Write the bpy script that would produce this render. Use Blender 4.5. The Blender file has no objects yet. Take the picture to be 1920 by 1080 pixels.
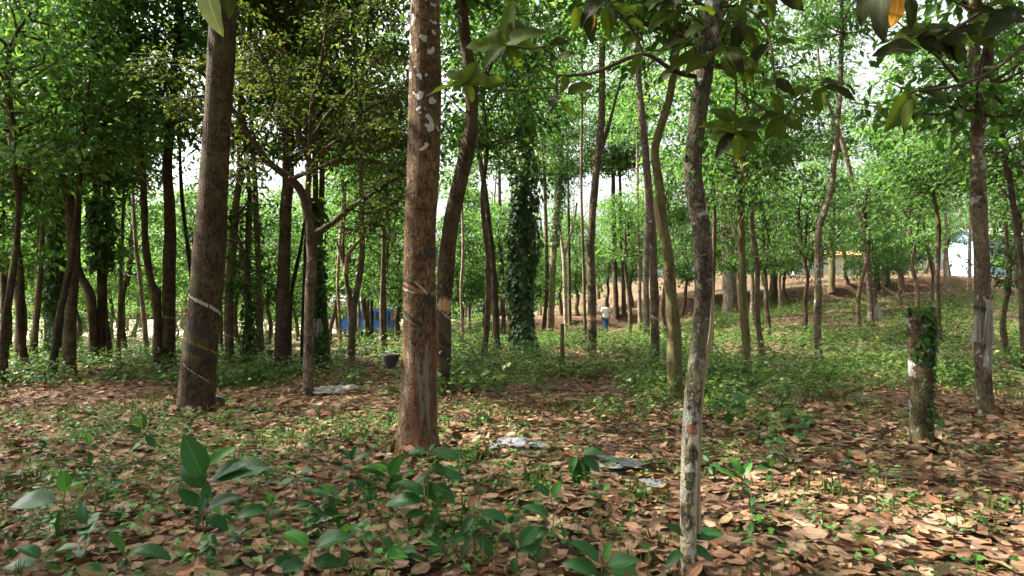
import bpy, bmesh, math, random
import numpy as np
from mathutils import Vector, noise as mnoise

SC = bpy.context.scene
COL = SC.collection
RNG = np.random.default_rng(7)
random.seed(7)

# ------------------------------------------------------------------ camera, sky, sun, exposure
CAM_H = 1.3
FPX = 1280.0                       # focal length in pixels of the 1920 wide photograph
PITCH = math.atan(50 / FPX)
cam_d = bpy.data.cameras.new('camera')
cam = bpy.data.objects.new('camera', cam_d)
COL.objects.link(cam)
cam_d.sensor_width = 36.0
cam_d.lens = 36.0 * FPX / 1920
cam_d.clip_start = 0.05
cam_d.clip_end = 2000
cam.location = (0, 0, CAM_H)
cam.rotation_euler = (math.pi / 2 + PITCH, 0, 0)
SC.camera = cam

SUN_EL = math.radians(50)
SUN_AZ = math.radians(283)         # compass style from +Y clockwise: from the left, a little ahead
to_sun = Vector((math.sin(SUN_AZ) * math.cos(SUN_EL), math.cos(SUN_AZ) * math.cos(SUN_EL), math.sin(SUN_EL)))
world = bpy.data.worlds.new('World')
SC.world = world
world.use_nodes = True
wn = world.node_tree.nodes
wl = world.node_tree.links
sky = wn.new('ShaderNodeTexSky')
sky.sky_type = 'NISHITA'
sky.sun_disc = False
sky.sun_elevation = SUN_EL
sky.sun_rotation = SUN_AZ
sky.air_density = 0.7
sky.dust_density = 9.0
sky.ozone_density = 0.3
bg = wn['Background']
bg.inputs['Strength'].default_value = 0.12
pale = wn.new('ShaderNodeHueSaturation')      # a milky, hazy sky
pale.inputs['Saturation'].default_value = 0.22
pale.inputs['Value'].default_value = 1.25
wl.new(sky.outputs[0], pale.inputs['Color'])
wl.new(pale.outputs[0], bg.inputs[0])
sun_d = bpy.data.lights.new('sun', 'SUN')
sun_d.energy = 5.0
sun_d.angle = math.radians(0.5)
sun_d.color = (1.0, 0.93, 0.8)
sun = bpy.data.objects.new('sun', sun_d)
COL.objects.link(sun)
sun.rotation_euler = to_sun.to_track_quat('Z', 'Y').to_euler()
sun.location = (-20, -20, 30)

vs = SC.view_settings
vs.view_transform = 'Standard'
vs.look = 'None'
vs.gamma = 1
vs.exposure = 2.15
cy = SC.cycles
cy.use_denoising = True
cy.max_bounces = 7
cy.diffuse_bounces = 4
cy.glossy_bounces = 2
cy.transmission_bounces = 4
cy.transparent_max_bounces = 4
cy.caustics_reflective = False
cy.caustics_refractive = False
cy.sample_clamp_indirect = 6

# ------------------------------------------------------------------ projection helpers
CP, SP = math.cos(PITCH), math.sin(PITCH)


def ray(px, py):
    x = (px - 960) / FPX
    y = (540 - py) / FPX
    return np.array([x, CP - y * SP, SP + y * CP])


def at(px, py, Y):
    d = ray(px, py)
    return np.array([0, 0, CAM_H]) + d * (Y / d[1])


def sstep(a, b, v):
    t = np.clip((v - a) / (b - a), 0, 1)
    return t * t * (3 - 2 * t)


def gz(x, y):
    x = np.asarray(x, float)
    y = np.asarray(y, float)
    zfar = np.interp(x, [-6, 1, 5.5, 10.6, 16.2, 26, 60], [0, 0.08, 0.25, 1.35, 1.85, 2.8, 3.6])
    z = zfar * np.clip((y - 12) / 28, 0, 1) ** 1.5
    bank_y = 40 + 0.8 * np.sin(x * 0.23 + 0.6) + 0.35 * np.sin(x * 0.9)
    bank = sstep(0.0, 1.1, y - bank_y) * sstep(-7, -2, x) * (1.0 - 0.35 * sstep(22, 32, x))
    z = z + 1.0 * bank
    z = z + 0.065 * np.clip(y - 42, 0, 45) * sstep(2, 14, x)
    z = z + 0.035 * np.sin(x * 1.3 + 0.4 * y) * np.cos(y * 0.9 - 0.3 * x) + 0.02 * np.sin(2.7 * x - 1.1 * y + 1)
    z = z - 0.02 * np.exp(-((x) ** 2 + y ** 2) / 2.0)
    return z


def ground_hit(px, py, far=90.0):
    d = ray(px, py)
    o = np.array([0, 0, CAM_H])
    ss = np.linspace(1.5, far, 3000)
    P = o + ss[:, None] * d
    below = P[:, 2] <= gz(P[:, 0], P[:, 1])
    i = int(np.argmax(below))
    if not below[i]:
        return None
    return P[i]


# ------------------------------------------------------------------ object helpers
def tag(o, label=None, cat=None, group=None, kind=None):
    if label:
        o['label'] = label
    if cat:
        o['category'] = cat
    if group:
        o['group'] = group
    if kind:
        o['kind'] = kind
    return o


def empty(name, loc, rz=0.0):
    o = bpy.data.objects.new(name, None)
    COL.objects.link(o)
    o.location = [float(c) for c in loc]
    o.rotation_euler = (0, 0, rz)
    o.empty_display_size = 0.2
    return o


def link(name, mesh, parent=None, loc=(0, 0, 0)):
    o = bpy.data.objects.new(name, mesh)
    COL.objects.link(o)
    o.location = [float(c) for c in loc]
    if parent is not None:
        o.parent = parent
    return o


class MB:
    """collects quads and triangles with numpy and builds one mesh"""

    def __init__(self):
        self.V, self.F, self.M, self.UV, self.S = [], [], [], [], []
        self.n = 0

    def add(self, V, F, mat=0, uv=None, smooth=True):
        V = np.asarray(V, float).reshape(-1, 3)
        F = np.asarray(F, int)
        self.V.append(V)
        if F.shape[1] == 3:
            F = np.concatenate([F, F[:, :1] * 0 - 1 - self.n], axis=1)
        self.F.append(F + self.n)
        self.M.append(np.full(len(F), mat))
        self.S.append(np.full(len(F), smooth))
        self.UV.append(np.zeros((len(V), 2)) if uv is None else np.asarray(uv, float))
        self.n += len(V)

    def mesh(self, name, mats):
        V = np.concatenate(self.V)
        F = np.concatenate(self.F)
        M = np.concatenate(self.M)
        S = np.concatenate(self.S)
        UV = np.concatenate(self.UV)
        me = bpy.data.meshes.new(name)
        tri = F[:, 3] < 0
        cnt = np.where(tri, 3, 4)
        start = np.concatenate([[0], np.cumsum(cnt)[:-1]])
        mask = np.ones(F.shape, bool)
        mask[tri, 3] = False
        loops = F[mask]
        me.vertices.add(len(V))
        me.vertices.foreach_set('co', V.astype(np.float32).ravel())
        me.loops.add(len(loops))
        me.loops.foreach_set('vertex_index', loops.astype(np.int32))
        me.polygons.add(len(F))
        me.polygons.foreach_set('loop_start', start.astype(np.int32))
        me.polygons.foreach_set('loop_total', cnt.astype(np.int32))
        me.polygons.foreach_set('material_index', M.astype(np.int32))
        me.polygons.foreach_set('use_smooth', S.astype(bool))
        uvl = me.uv_layers.new(name='UVMap')
        uvl.data.foreach_set('uv', UV[loops].astype(np.float32).ravel())
        me.update(calc_edges=True)
        me.validate()
        for m in mats:
            me.materials.append(m)
        return me

    def build(self, name, mats, parent=None, loc=(0, 0, 0)):
        if not isinstance(mats, (list, tuple)):
            mats = [mats]
        return link(name, self.mesh(name, mats), parent, loc)


def norm(a):
    return a / np.maximum(np.linalg.norm(a, axis=-1, keepdims=True), 1e-9)


def frames(D, N):
    D = norm(D)
    S = norm(np.cross(D, N))
    N = np.cross(S, D)
    return D, N, S


def leaf_simple(mb, P, D, N, L, W, fold=0.18, mat=0, bend=0.12):
    """many small leaves: five corners, folded along the midrib"""
    n = len(P)
    if n == 0:
        return
    D, N, S = frames(D, N)
    L = np.broadcast_to(L, (n,))[:, None]
    W = np.broadcast_to(W, (n,))[:, None]
    base = P
    mid = P + D * L * 0.45 + N * L * bend * 0.3
    l = P + D * L * 0.42 + S * W * 0.5 + N * W * fold
    r = P + D * L * 0.42 - S * W * 0.5 + N * W * fold
    tip = P + D * L - N * L * bend
    V = np.stack([base, l, tip, mid, r], 1).reshape(-1, 3)
    i = np.arange(n)[:, None] * 5
    F = np.concatenate([i + np.array([[0, 3, 2, 1]]), i + np.array([[0, 4, 2, 3]])], 0)
    mb.add(V, F, mat, smooth=False)


def leaf_full(mb, P, D, N, L, W, curl=0.3, fold=0.15, wav=0.03, rows=6, mat=0, ratio=0.85, wave_seed=0):
    """large leaves: midrib, pointed outline, curl and wavy edge, with uv (t, s)"""
    P = np.asarray(P, float).reshape(-1, 3)
    n = len(P)
    D, N, S = frames(np.asarray(D, float).reshape(-1, 3), np.asarray(N, float).reshape(-1, 3))
    L = np.broadcast_to(L, (n,)).astype(float)
    W = np.broadcast_to(W, (n,)).astype(float)
    curl = np.broadcast_to(curl, (n,)).astype(float)
    fold = np.broadcast_to(fold, (n,)).astype(float)
    t = np.linspace(0, 1, rows + 1)
    prof = np.clip(np.sin(np.pi * t ** ratio), 0, 1) ** 0.75
    prof = np.maximum(prof, 0.03)
    s = np.array([-1, -0.5, 0, 0.5, 1])
    T, Sg = np.meshgrid(t, s, indexing='ij')
    PR = np.broadcast_to(prof[:, None], T.shape)
    k = curl[:, None, None]
    al = T - k ** 2 * T ** 3 / 6
    up = -k * T ** 2 / 2
    ph = np.random.default_rng(wave_seed).uniform(0, 6.28, n)[:, None, None]
    wv = wav * np.sin(T * 13 + ph + Sg * 1.5) * np.abs(Sg)
    upw = fold[:, None, None] * np.abs(Sg) * PR * W[:, None, None] + wv * L[:, None, None]
    V = (P[:, None, None, :] + D[:, None, None, :] * (al * L[:, None, None])[..., None]
         + N[:, None, None, :] * (up * L[:, None, None] + upw)[..., None]
         + S[:, None, None, :] * (Sg * PR * 0.5 * W[:, None, None])[..., None])
    R, C = len(t), len(s)
    idx = np.arange(R * C).reshape(R, C)
    q = np.stack([idx[:-1, :-1], idx[1:, :-1], idx[1:, 1:], idx[:-1, 1:]], -1).reshape(-1, 4)
    F = (q[None] + (np.arange(n) * R * C)[:, None, None]).reshape(-1, 4)
    uv = np.broadcast_to(np.stack([T, Sg * 0.5 + 0.5], -1)[None], (n, R, C, 2)).reshape(-1, 2)
    mb.add(V.reshape(-1, 3), F, mat, uv)


def catmull(pts, rad, step):
    pts = np.asarray(pts, float)
    rad = np.asarray(rad, float)
    ext = np.vstack([2 * pts[0] - pts[1], pts, 2 * pts[-1] - pts[-2]])
    out, orad = [], []
    for i in range(len(pts) - 1):
        p0, p1, p2, p3 = ext[i:i + 4]
        k = max(2, int(np.linalg.norm(p2 - p1) / step))
        for j in range(k):
            t = j / k
            out.append(0.5 * ((2 * p1) + (-p0 + p2) * t + (2 * p0 - 5 * p1 + 4 * p2 - p3) * t * t
                              + (-p0 + 3 * p1 - 3 * p2 + p3) * t ** 3))
            orad.append(rad[i] * (1 - t) + rad[i + 1] * t)
    out.append(pts[-1])
    orad.append(rad[-1])
    return np.array(out), np.array(orad)


def tube(mb, C, R, seg=8, mat=0, rough=0.0, seed=0, caps=True, flare=None):
    C = np.asarray(C, float)
    R = np.asarray(R, float)
    T = norm(np.gradient(C, axis=0))
    ref = np.array([0.13, 0.99, 0.05]) if abs(T[0, 2]) > 0.5 else np.array([0, 0, 1.0])
    A = norm(np.cross(T, ref))
    B = np.cross(T, A)
    th = np.linspace(0, 2 * np.pi, seg, endpoint=False)
    rg = np.random.default_rng(seed)
    dist = np.concatenate([[0], np.cumsum(np.linalg.norm(np.diff(C, axis=0), axis=1))])
    rr = np.ones((len(C), seg))
    if rough > 0:
        for q in range(7):
            kth = rg.integers(0, 5)
            kz = rg.uniform(0.6, 7)
            rr += rough / (1 + q * 0.25) * np.sin(kth * th[None, :] + kz * dist[:, None] + rg.uniform(0, 6.28))
    if flare is not None:
        amt, hh, lob = flare
        e = np.exp(-dist / hh)[:, None]
        rr += amt * e * (1 + 0.45 * np.sin(lob * th[None, :] + rg.uniform(0, 6)) + 0.25 * np.sin((lob + 2) * th[None, :] + 1))
    V = (C[:, None, :] + (A[:, None, :] * np.cos(th)[None, :, None] + B[:, None, :] * np.sin(th)[None, :, None])
         * (R[:, None] * rr)[..., None]).reshape(-1, 3)
    n = len(C)
    i = np.arange(n - 1)[:, None] * seg
    j = np.arange(seg)[None, :]
    j2 = (j + 1) % seg
    F = np.stack([i + j, i + j2, i + seg + j2, i + seg + j], -1).reshape(-1, 4)
    uv = np.stack(np.broadcast_arrays(dist[:, None], th[None, :] / 6.283), -1).reshape(-1, 2)
    mb.add(V, F, mat, uv)
    if caps:
        for ring, c in ((0, C[0]), (n - 1, C[-1])):
            vv = np.vstack([V[ring * seg:(ring + 1) * seg], c])
            ff = np.stack([np.arange(seg), (np.arange(seg) + 1) % seg, np.full(seg, seg)], -1)
            if ring == 0:
                ff = ff[:, ::-1]
            mb.add(vv, ff, mat)


def box(mb, lo, hi, mat=0):
    x0, y0, z0 = lo
    x1, y1, z1 = hi
    V = [(x0, y0, z0), (x1, y0, z0), (x1, y1, z0), (x0, y1, z0), (x0, y0, z1), (x1, y0, z1), (x1, y1, z1), (x0, y1, z1)]
    F = [(0, 3, 2, 1), (4, 5, 6, 7), (0, 1, 5, 4), (1, 2, 6, 5), (2, 3, 7, 6), (3, 0, 4, 7)]
    mb.add(V, F, mat, smooth=False)


# ------------------------------------------------------------------ materials
def newmat(name):
    m = bpy.data.materials.new(name)
    m.use_nodes = True
    nt = m.node_tree
    return m, nt, nt.nodes, nt.links, nt.nodes['Principled BSDF']


def ramp(nodes, stops, interp='LINEAR'):
    r = nodes.new('ShaderNodeValToRGB')
    cr = r.color_ramp
    cr.interpolation = interp
    while len(cr.elements) < len(stops):
        cr.elements.new(0.5)
    for e, (p, c) in zip(cr.elements, stops):
        e.position = p
        e.color = (*c, 1) if len(c) == 3 else c
    return r


def mixc(nodes, links, fac, a, b, blend='MIX'):
    m = nodes.new('ShaderNodeMix')
    m.data_type = 'RGBA'
    m.blend_type = blend
    for sock, v in ((0, fac), (6, a), (7, b)):
        if hasattr(v, 'is_linked'):
            links.new(v, m.inputs[sock])
        elif sock == 0:
            m.inputs[0].default_value = v
        else:
            m.inputs[sock].default_value = (*v, 1)
    return m.outputs[2]


def math_n(nodes, links, op, a, b=0.0, clamp=False):
    m = nodes.new('ShaderNodeMath')
    m.operation = op
    m.use_clamp = clamp
    for i, v in enumerate((a, b)):
        if hasattr(v, 'is_linked'):
            links.new(v, m.inputs[i])
        else:
            m.inputs[i].default_value = v
    return m.outputs[0]


def mapped(nodes, links, out, scale):
    mp = nodes.new('ShaderNodeMapping')
    mp.inputs['Scale'].default_value = scale
    links.new(out, mp.inputs[0])
    return mp.outputs[0]


def noise_t(nodes, links, vec, scale, detail=4, rough=0.55, dist=0.0):
    n = nodes.new('ShaderNodeTexNoise')
    n.inputs['Scale'].default_value = scale
    n.inputs['Detail'].default_value = detail
    n.inputs['Roughness'].default_value = rough
    n.inputs['Distortion'].default_value = dist
    links.new(vec, n.inputs['Vector'])
    return n.outputs[0]


def mat_leaf(name, cols, trans=0.35, tcol=1.6, rough=0.48, veins=False, spec=0.22, objvar=0.25):
    """cols: three or more colours picked per leaf"""
    m, nt, N, Lk, b = newmat(name)
    geo = N.new('ShaderNodeNewGeometry')
    st = [(i / (len(cols) - 1), c) for i, c in enumerate(cols)]
    r = ramp(N, st)
    Lk.new(geo.outputs['Random Per Island'], r.inputs[0])
    col = r.outputs[0]
    if objvar > 0:
        oi = N.new('ShaderNodeObjectInfo')
        hv = N.new('ShaderNodeHueSaturation')
        v = math_n(N, Lk, 'MULTIPLY_ADD', oi.outputs['Random'], objvar)
        N[-1].inputs[2].default_value = 1 - objvar / 2
        Lk.new(v, hv.inputs['Value'])
        Lk.new(col, hv.inputs['Color'])
        col = hv.outputs[0]
    if veins:
        uv = N.new('ShaderNodeUVMap')
        sp = N.new('ShaderNodeSeparateXYZ')
        Lk.new(uv.outputs[0], sp.inputs[0])
        a = math_n(N, Lk, 'ABSOLUTE', math_n(N, Lk, 'SUBTRACT', sp.outputs[1], 0.5))
        rib = math_n(N, Lk, 'LESS_THAN', a, 0.028)
        ph = math_n(N, Lk, 'SUBTRACT', math_n(N, Lk, 'MULTIPLY', sp.outputs[0], 62.0), math_n(N, Lk, 'MULTIPLY', a, 48.0))
        wv = math_n(N, Lk, 'POWER', math_n(N, Lk, 'ABSOLUTE', math_n(N, Lk, 'COSINE', ph)), 14.0)
        vf = math_n(N, Lk, 'MAXIMUM', math_n(N, Lk, 'MULTIPLY', rib, 0.6), math_n(N, Lk, 'MULTIPLY', wv, 0.22))
        lite = mixc(N, Lk, 1.0, col, (2.2, 2.0, 1.9), 'MULTIPLY')
        tc = N.new('ShaderNodeTexCoord')
        nz = noise_t(N, Lk, tc.outputs['Object'], 9, 3)
        col = mixc(N, Lk, math_n(N, Lk, 'MULTIPLY', nz, 0.5), col, mixc(N, Lk, 0.5, col, (0.02, 0.03, 0.01)))
        col = mixc(N, Lk, vf, col, lite)
        bp = N.new('ShaderNodeBump')
        bp.inputs['Strength'].default_value = 0.35
        bp.inputs['Distance'].default_value = 0.004
        Lk.new(math_n(N, Lk, 'SUBTRACT', 1.0, vf), bp.inputs['Height'])
        Lk.new(bp.outputs[0], b.inputs['Normal'])
    Lk.new(col, b.inputs['Base Color'])
    b.inputs['Roughness'].default_value = rough
    b.inputs['Specular IOR Level'].default_value = spec
    tr = N.new('ShaderNodeBsdfTranslucent')
    tcx = mixc(N, Lk, 1.0, col, (tcol * 0.98, tcol, tcol * 0.52), 'MULTIPLY')
    Lk.new(tcx, tr.inputs[0])
    mx = N.new('ShaderNodeMixShader')
    mx.inputs[0].default_value = trans
    Lk.new(b.outputs[0], mx.inputs[1])
    Lk.new(tr.outputs[0], mx.inputs[2])
    Lk.new(mx.outputs[0], N['Material Output'].inputs[0])
    return m


def mat_bark(name, c1, c2, lichen=(0.55, 0.56, 0.5), lich=0.0, lscale=5.0, moss=0.0, mosscol=(0.07, 0.1, 0.025), streak=1.0, special=None, bump=0.9):
    m, nt, N, Lk, b = newmat(name)
    tc = N.new('ShaderNodeTexCoord')
    oi = N.new('ShaderNodeObjectInfo')
    off = N.new('ShaderNodeVectorMath')
    off.operation = 'ADD'
    Lk.new(tc.outputs['Object'], off.inputs[0])
    cmb = N.new('ShaderNodeCombineXYZ')
    o10 = math_n(N, Lk, 'MULTIPLY', oi.outputs['Random'], 37.0)
    for i in range(3):
        Lk.new(o10, cmb.inputs[i])
    Lk.new(cmb.outputs[0], off.inputs[1])
    vec = off.outputs[0]
    n1 = noise_t(N, Lk, mapped(N, Lk, vec, (1, 1, 0.22)), 14 * streak, 8, 0.65)
    n2 = noise_t(N, Lk, vec, 3.2, 4, 0.6)
    n3 = noise_t(N, Lk, mapped(N, Lk, vec, (1, 1, 0.55)), 30, 7, 0.75)
    n4 = noise_t(N, Lk, mapped(N, Lk, vec, (1, 1, 0.8)), 11, 6, 0.7, 0.6)
    r1 = ramp(N, [(0.3, c2), (0.72, c1)])
    Lk.new(n1, r1.inputs[0])
    r2 = ramp(N, [(0.35, (0.6, 0.58, 0.56)), (0.65, (1.25, 1.2, 1.15))])
    Lk.new(n2, r2.inputs[0])
    col = mixc(N, Lk, 1.0, r1.outputs[0], r2.outputs[0], 'MULTIPLY')
    r3 = ramp(N, [(0.40, (0.28, 0.26, 0.25)), (0.50, (1, 1, 1)), (0.66, (1.35, 1.33, 1.3))])
    Lk.new(n3, r3.inputs[0])
    col = mixc(N, Lk, 0.85, col, r3.outputs[0], 'MULTIPLY')
    r4 = ramp(N, [(0.36, (0.42, 0.40, 0.38)), (0.48, (1, 1, 1)), (0.6, (1, 1, 1)), (0.7, (1.5, 1.5, 1.48))])
    Lk.new(n4, r4.inputs[0])
    col = mixc(N, Lk, 0.8, col, r4.outputs[0], 'MULTIPLY')
    vc = N.new('ShaderNodeTexVoronoi')
    vc.feature = 'DISTANCE_TO_EDGE'
    vc.inputs['Scale'].default_value = 30
    wv_ = N.new('ShaderNodeVectorMath')
    wn_ = N.new('ShaderNodeTexNoise')
    wn_.inputs['Scale'].default_value = 9
    Lk.new(vec, wn_.inputs['Vector'])
    ws_ = N.new('ShaderNodeVectorMath')
    ws_.operation = 'SCALE'
    ws_.inputs['Scale'].default_value = 0.09
    Lk.new(wn_.outputs[1], ws_.inputs[0])
    Lk.new(mapped(N, Lk, vec, (1, 1, 0.38)), wv_.inputs[0])
    Lk.new(ws_.outputs[0], wv_.inputs[1])
    Lk.new(wv_.outputs[0], vc.inputs['Vector'])
    rc = ramp(N, [(0.0, (0.3, 0.28, 0.27)), (0.09, (1, 1, 1))])
    Lk.new(vc.outputs[0], rc.inputs[0])
    col = mixc(N, Lk, 0.65, col, rc.outputs[0], 'MULTIPLY')
    if moss > 0:
        nm = noise_t(N, Lk, vec, 2.6, 5, 0.65)
        rm = ramp(N, [(0.62 - moss * 0.35, (0, 0, 0)), (0.72 - moss * 0.3, (1, 1, 1))])
        Lk.new(nm, rm.inputs[0])
        col = mixc(N, Lk, math_n(N, Lk, 'MULTIPLY', rm.outputs[0], 0.75), col, mixc(N, Lk, n3, mosscol, c1))
    if special:
        col = special(N, Lk, tc, vec, col)
    if lich > 0:
        nl = noise_t(N, Lk, vec, lscale, 5, 0.6, 0.4)
        rl = ramp(N, [(0.735 - lich * 0.18, (0, 0, 0)), (0.80 - lich * 0.18, (1, 1, 1))])
        Lk.new(nl, rl.inputs[0])
        nl2 = noise_t(N, Lk, vec, 60, 3, 0.6)
        lc = mixc(N, Lk, nl2, tuple(c * 0.75 for c in lichen), tuple(min(1, c * 1.2) for c in lichen))
        col = mixc(N, Lk, math_n(N, Lk, 'MULTIPLY', rl.outputs[0], 0.8), col, lc)
    hv = N.new('ShaderNodeHueSaturation')
    Lk.new(col, hv.inputs['Color'])
    vv = math_n(N, Lk, 'MULTIPLY_ADD', oi.outputs['Random'], 0.3)
    N[-1].inputs[2].default_value = 0.85
    Lk.new(vv, hv.inputs['Value'])
    Lk.new(hv.outputs[0], b.inputs['Base Color'])
    b.inputs['Roughness'].default_value = 0.9
    b.inputs['Specular IOR Level'].default_value = 0.15
    bp = N.new('ShaderNodeBump')
    bp.inputs['Strength'].default_value = bump
    bp.inputs['Distance'].default_value = 0.05
    hsum = math_n(N, Lk, 'ADD', math_n(N, Lk, 'ADD', n1, math_n(N, Lk, 'MULTIPLY', n3, 0.6)), math_n(N, Lk, 'MULTIPLY', rc.outputs[0], 0.35))
    Lk.new(hsum, bp.inputs['Height'])
    Lk.new(bp.outputs[0], b.inputs['Normal'])
    return m


def mat_plain(name, col, rough=0.6, spec=0.3, metal=0.0, var=0.15, scale=8):
    m, nt, N, Lk, b = newmat(name)
    tc = N.new('ShaderNodeTexCoord')
    nz = noise_t(N, Lk, tc.outputs['Object'], scale, 5)
    c = mixc(N, Lk, nz, tuple(max(0, v * (1 - var)) for v in col), tuple(min(1, v * (1 + var)) for v in col))
    Lk.new(c, b.inputs['Base Color'])
    b.inputs['Roughness'].default_value = rough
    b.inputs['Specular IOR Level'].default_value = spec
    b.inputs['Metallic'].default_value = metal
    return m


# the big tapped trunk: scraped red and pale streaks low down, white lichen discs high up
def main_bark(N, Lk, tc, vec, col):
    sp = N.new('ShaderNodeSeparateXYZ')
    Lk.new(tc.outputs['Object'], sp.inputs[0])
    z = sp.outputs[2]
    low = ramp(N, [(0.0, (1, 1, 1)), (1.0, (0, 0, 0))])
    mr = N.new('ShaderNodeMapRange')
    mr.inputs['From Min'].default_value = 1.05
    mr.inputs['From Max'].default_value = 1.45
    Lk.new(z, mr.inputs[0])
    Lk.new(mr.outputs[0], low.inputs[0])
    s1 = noise_t(N, Lk, mapped(N, Lk, vec, (1, 1, 0.13)), 13, 5, 0.6, 0.5)
    r1 = ramp(N, [(0.50, (0, 0, 0)), (0.60, (1, 1, 1))])
    Lk.new(s1, r1.inputs[0])
    f = math_n(N, Lk, 'MULTIPLY', r1.outputs[0], low.outputs[0])
    col = mixc(N, Lk, math_n(N, Lk, 'MULTIPLY', f, 0.8), col, (0.21, 0.08, 0.045))
    s2 = noise_t(N, Lk, mapped(N, Lk, vec, (1.2, 1.2, 0.2)), 9, 5, 0.65, 0.4)
    r2 = ramp(N, [(0.54, (0, 0, 0)), (0.62, (1, 1, 1))])
    Lk.new(s2, r2.inputs[0])
    f2 = math_n(N, Lk, 'MULTIPLY', r2.outputs[0], low.outputs[0])
    col = mixc(N, Lk, math_n(N, Lk, 'MULTIPLY', f2, 0.75), col, (0.30, 0.25, 0.185))
    # lichen discs above the tapping panel
    hi = N.new('ShaderNodeMapRange')
    hi.inputs['From Min'].default_value = 2.6
    hi.inputs['From Max'].default_value = 2.8
    Lk.new(z, hi.inputs[0])
    v = N.new('ShaderNodeTexVoronoi')
    v.inputs['Scale'].default_value = 8.0
    wob = N.new('ShaderNodeVectorMath')
    wob.operation = 'ADD'
    nzc = N.new('ShaderNodeTexNoise')
    nzc.inputs['Scale'].default_value = 14
    Lk.new(vec, nzc.inputs['Vector'])
    sc = N.new('ShaderNodeVectorMath')
    sc.operation = 'SCALE'
    sc.inputs['Scale'].default_value = 0.12
    Lk.new(nzc.outputs[1], sc.inputs[0])
    Lk.new(vec, wob.inputs[0])
    Lk.new(sc.outputs[0], wob.inputs[1])
    Lk.new(wob.outputs[0], v.inputs['Vector'])
    sz = math_n(N, Lk, 'MULTIPLY', noise_t(N, Lk, vec, 2.3, 2), 0.8)
    disc = math_n(N, Lk, 'LESS_THAN', v.outputs['Distance'], math_n(N, Lk, 'SUBTRACT', sz, 0.06))
    pick = N.new('ShaderNodeSeparateXYZ')
    Lk.new(v.outputs['Color'], pick.inputs[0])
    disc = math_n(N, Lk, 'MULTIPLY', disc, math_n(N, Lk, 'GREATER_THAN', pick.outputs[0], 0.15))
    disc = math_n(N, Lk, 'MULTIPLY', disc, hi.outputs[0])
    dl = noise_t(N, Lk, vec, 50, 3)
    col = mixc(N, Lk, math_n(N, Lk, 'MULTIPLY', disc, 0.9), col, mixc(N, Lk, dl, (0.45, 0.48, 0.45), (0.75, 0.77, 0.74)))
    return col


def sunlit_foot(N, Lk, tc, vec, col):  # sunlight on the lower trunk, put into the bark colour as pale blotches
    sp = N.new('ShaderNodeSeparateXYZ')
    Lk.new(tc.outputs['Object'], sp.inputs[0])
    mr = N.new('ShaderNodeMapRange')
    mr.inputs['From Min'].default_value = 1.25
    mr.inputs['From Max'].default_value = 0.8
    Lk.new(sp.outputs[2], mr.inputs[0])
    a = noise_t(N, Lk, mapped(N, Lk, vec, (1, 1, 0.4)), 12, 5, 0.65, 0.5)
    r = ramp(N, [(0.45, (0, 0, 0)), (0.53, (1, 1, 1))])
    Lk.new(a, r.inputs[0])
    pc = mixc(N, Lk, noise_t(N, Lk, vec, 25, 4), (0.42, 0.34, 0.18), (0.62, 0.57, 0.44))
    return mixc(N, Lk, math_n(N, Lk, 'MULTIPLY', math_n(N, Lk, 'MULTIPLY', mr.outputs[0], r.outputs[0]), .85), col, pc)


M = {}
M['bark_main'] = mat_bark('rubber_bark_scraped', (0.235, 0.15, 0.083), (0.135, 0.09, 0.055), special=main_bark)
M['bark_brown'] = mat_bark('brown_bark', (0.15, 0.104, 0.068), (0.072, 0.052, 0.037), moss=0.25)
M['bark_mid'] = mat_bark('grey_brown_bark', (0.21, 0.155, 0.10), (0.09, 0.068, 0.045), lich=0.35, moss=0.25)
M['bark_grey'] = mat_bark('grey_bark', (0.27, 0.22, 0.165), (0.13, 0.105, 0.08), lich=0.5, moss=0.15)
M['bark_pale'] = mat_bark('pale_bark', (0.48, 0.39, 0.29), (0.26, 0.20, 0.14), lich=0.5)
M['bark_red'] = mat_bark('reddish_bark', (0.21, 0.16, 0.115), (0.115, 0.088, 0.066), lich=0.5)
M['bark_moss'] = mat_bark('mossy_bark', (0.22, 0.17, 0.09), (0.10, 0.075, 0.04), moss=0.75, lich=0.35)
M['bark_lichen'] = mat_bark('lichen_blotched_bark', (0.165, 0.14, 0.098), (0.075, 0.064, 0.046), special=sunlit_foot, lich=1.0, lscale=10, moss=0.4, lichen=(0.42, 0.42, 0.36))
M['bark_blotch'] = mat_bark('blotched_bark', (0.22, 0.17, 0.12), (0.12, 0.09, 0.065), lich=0.85, lscale=6.5, moss=0.35, lichen=(0.48, 0.47, 0.42))
M['bark_stump'] = mat_bark('stump_bark', (0.18, 0.125, 0.078), (0.08, 0.056, 0.04), lich=1.0, lscale=4.5, moss=0.3, lichen=(0.55, 0.56, 0.54))
M['bark_dark'] = mat_bark('dark_bark', (0.10, 0.075, 0.05), (0.045, 0.034, 0.024), moss=0.3)
M['twig'] = mat_plain('twig', (0.07, 0.05, 0.035), 0.9, 0.1)
M['twig_pale'] = mat_plain('pale_twig', (0.30, 0.24, 0.15), 0.9, 0.1)
M['leaf_dark'] = mat_leaf('dark_green_leaves', [(0.02, 0.05, 0.014), (0.036, 0.085, 0.02), (0.065, 0.12, 0.026)], 0.45, tcol=1.9)
M['leaf_mid'] = mat_leaf('mid_green_leaves', [(0.025, 0.07, 0.02), (0.048, 0.115, 0.028), (0.09, 0.16, 0.034)], 0.48, tcol=1.8)
M['leaf_sunlit'] = mat_leaf('sunlit_green_leaves', [(0.036, 0.10, 0.03), (0.07, 0.15, 0.042), (0.12, 0.20, 0.055)], 0.48, tcol=1.75)  # brighter copy of the leaf green, sunlight put into the colour
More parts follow.
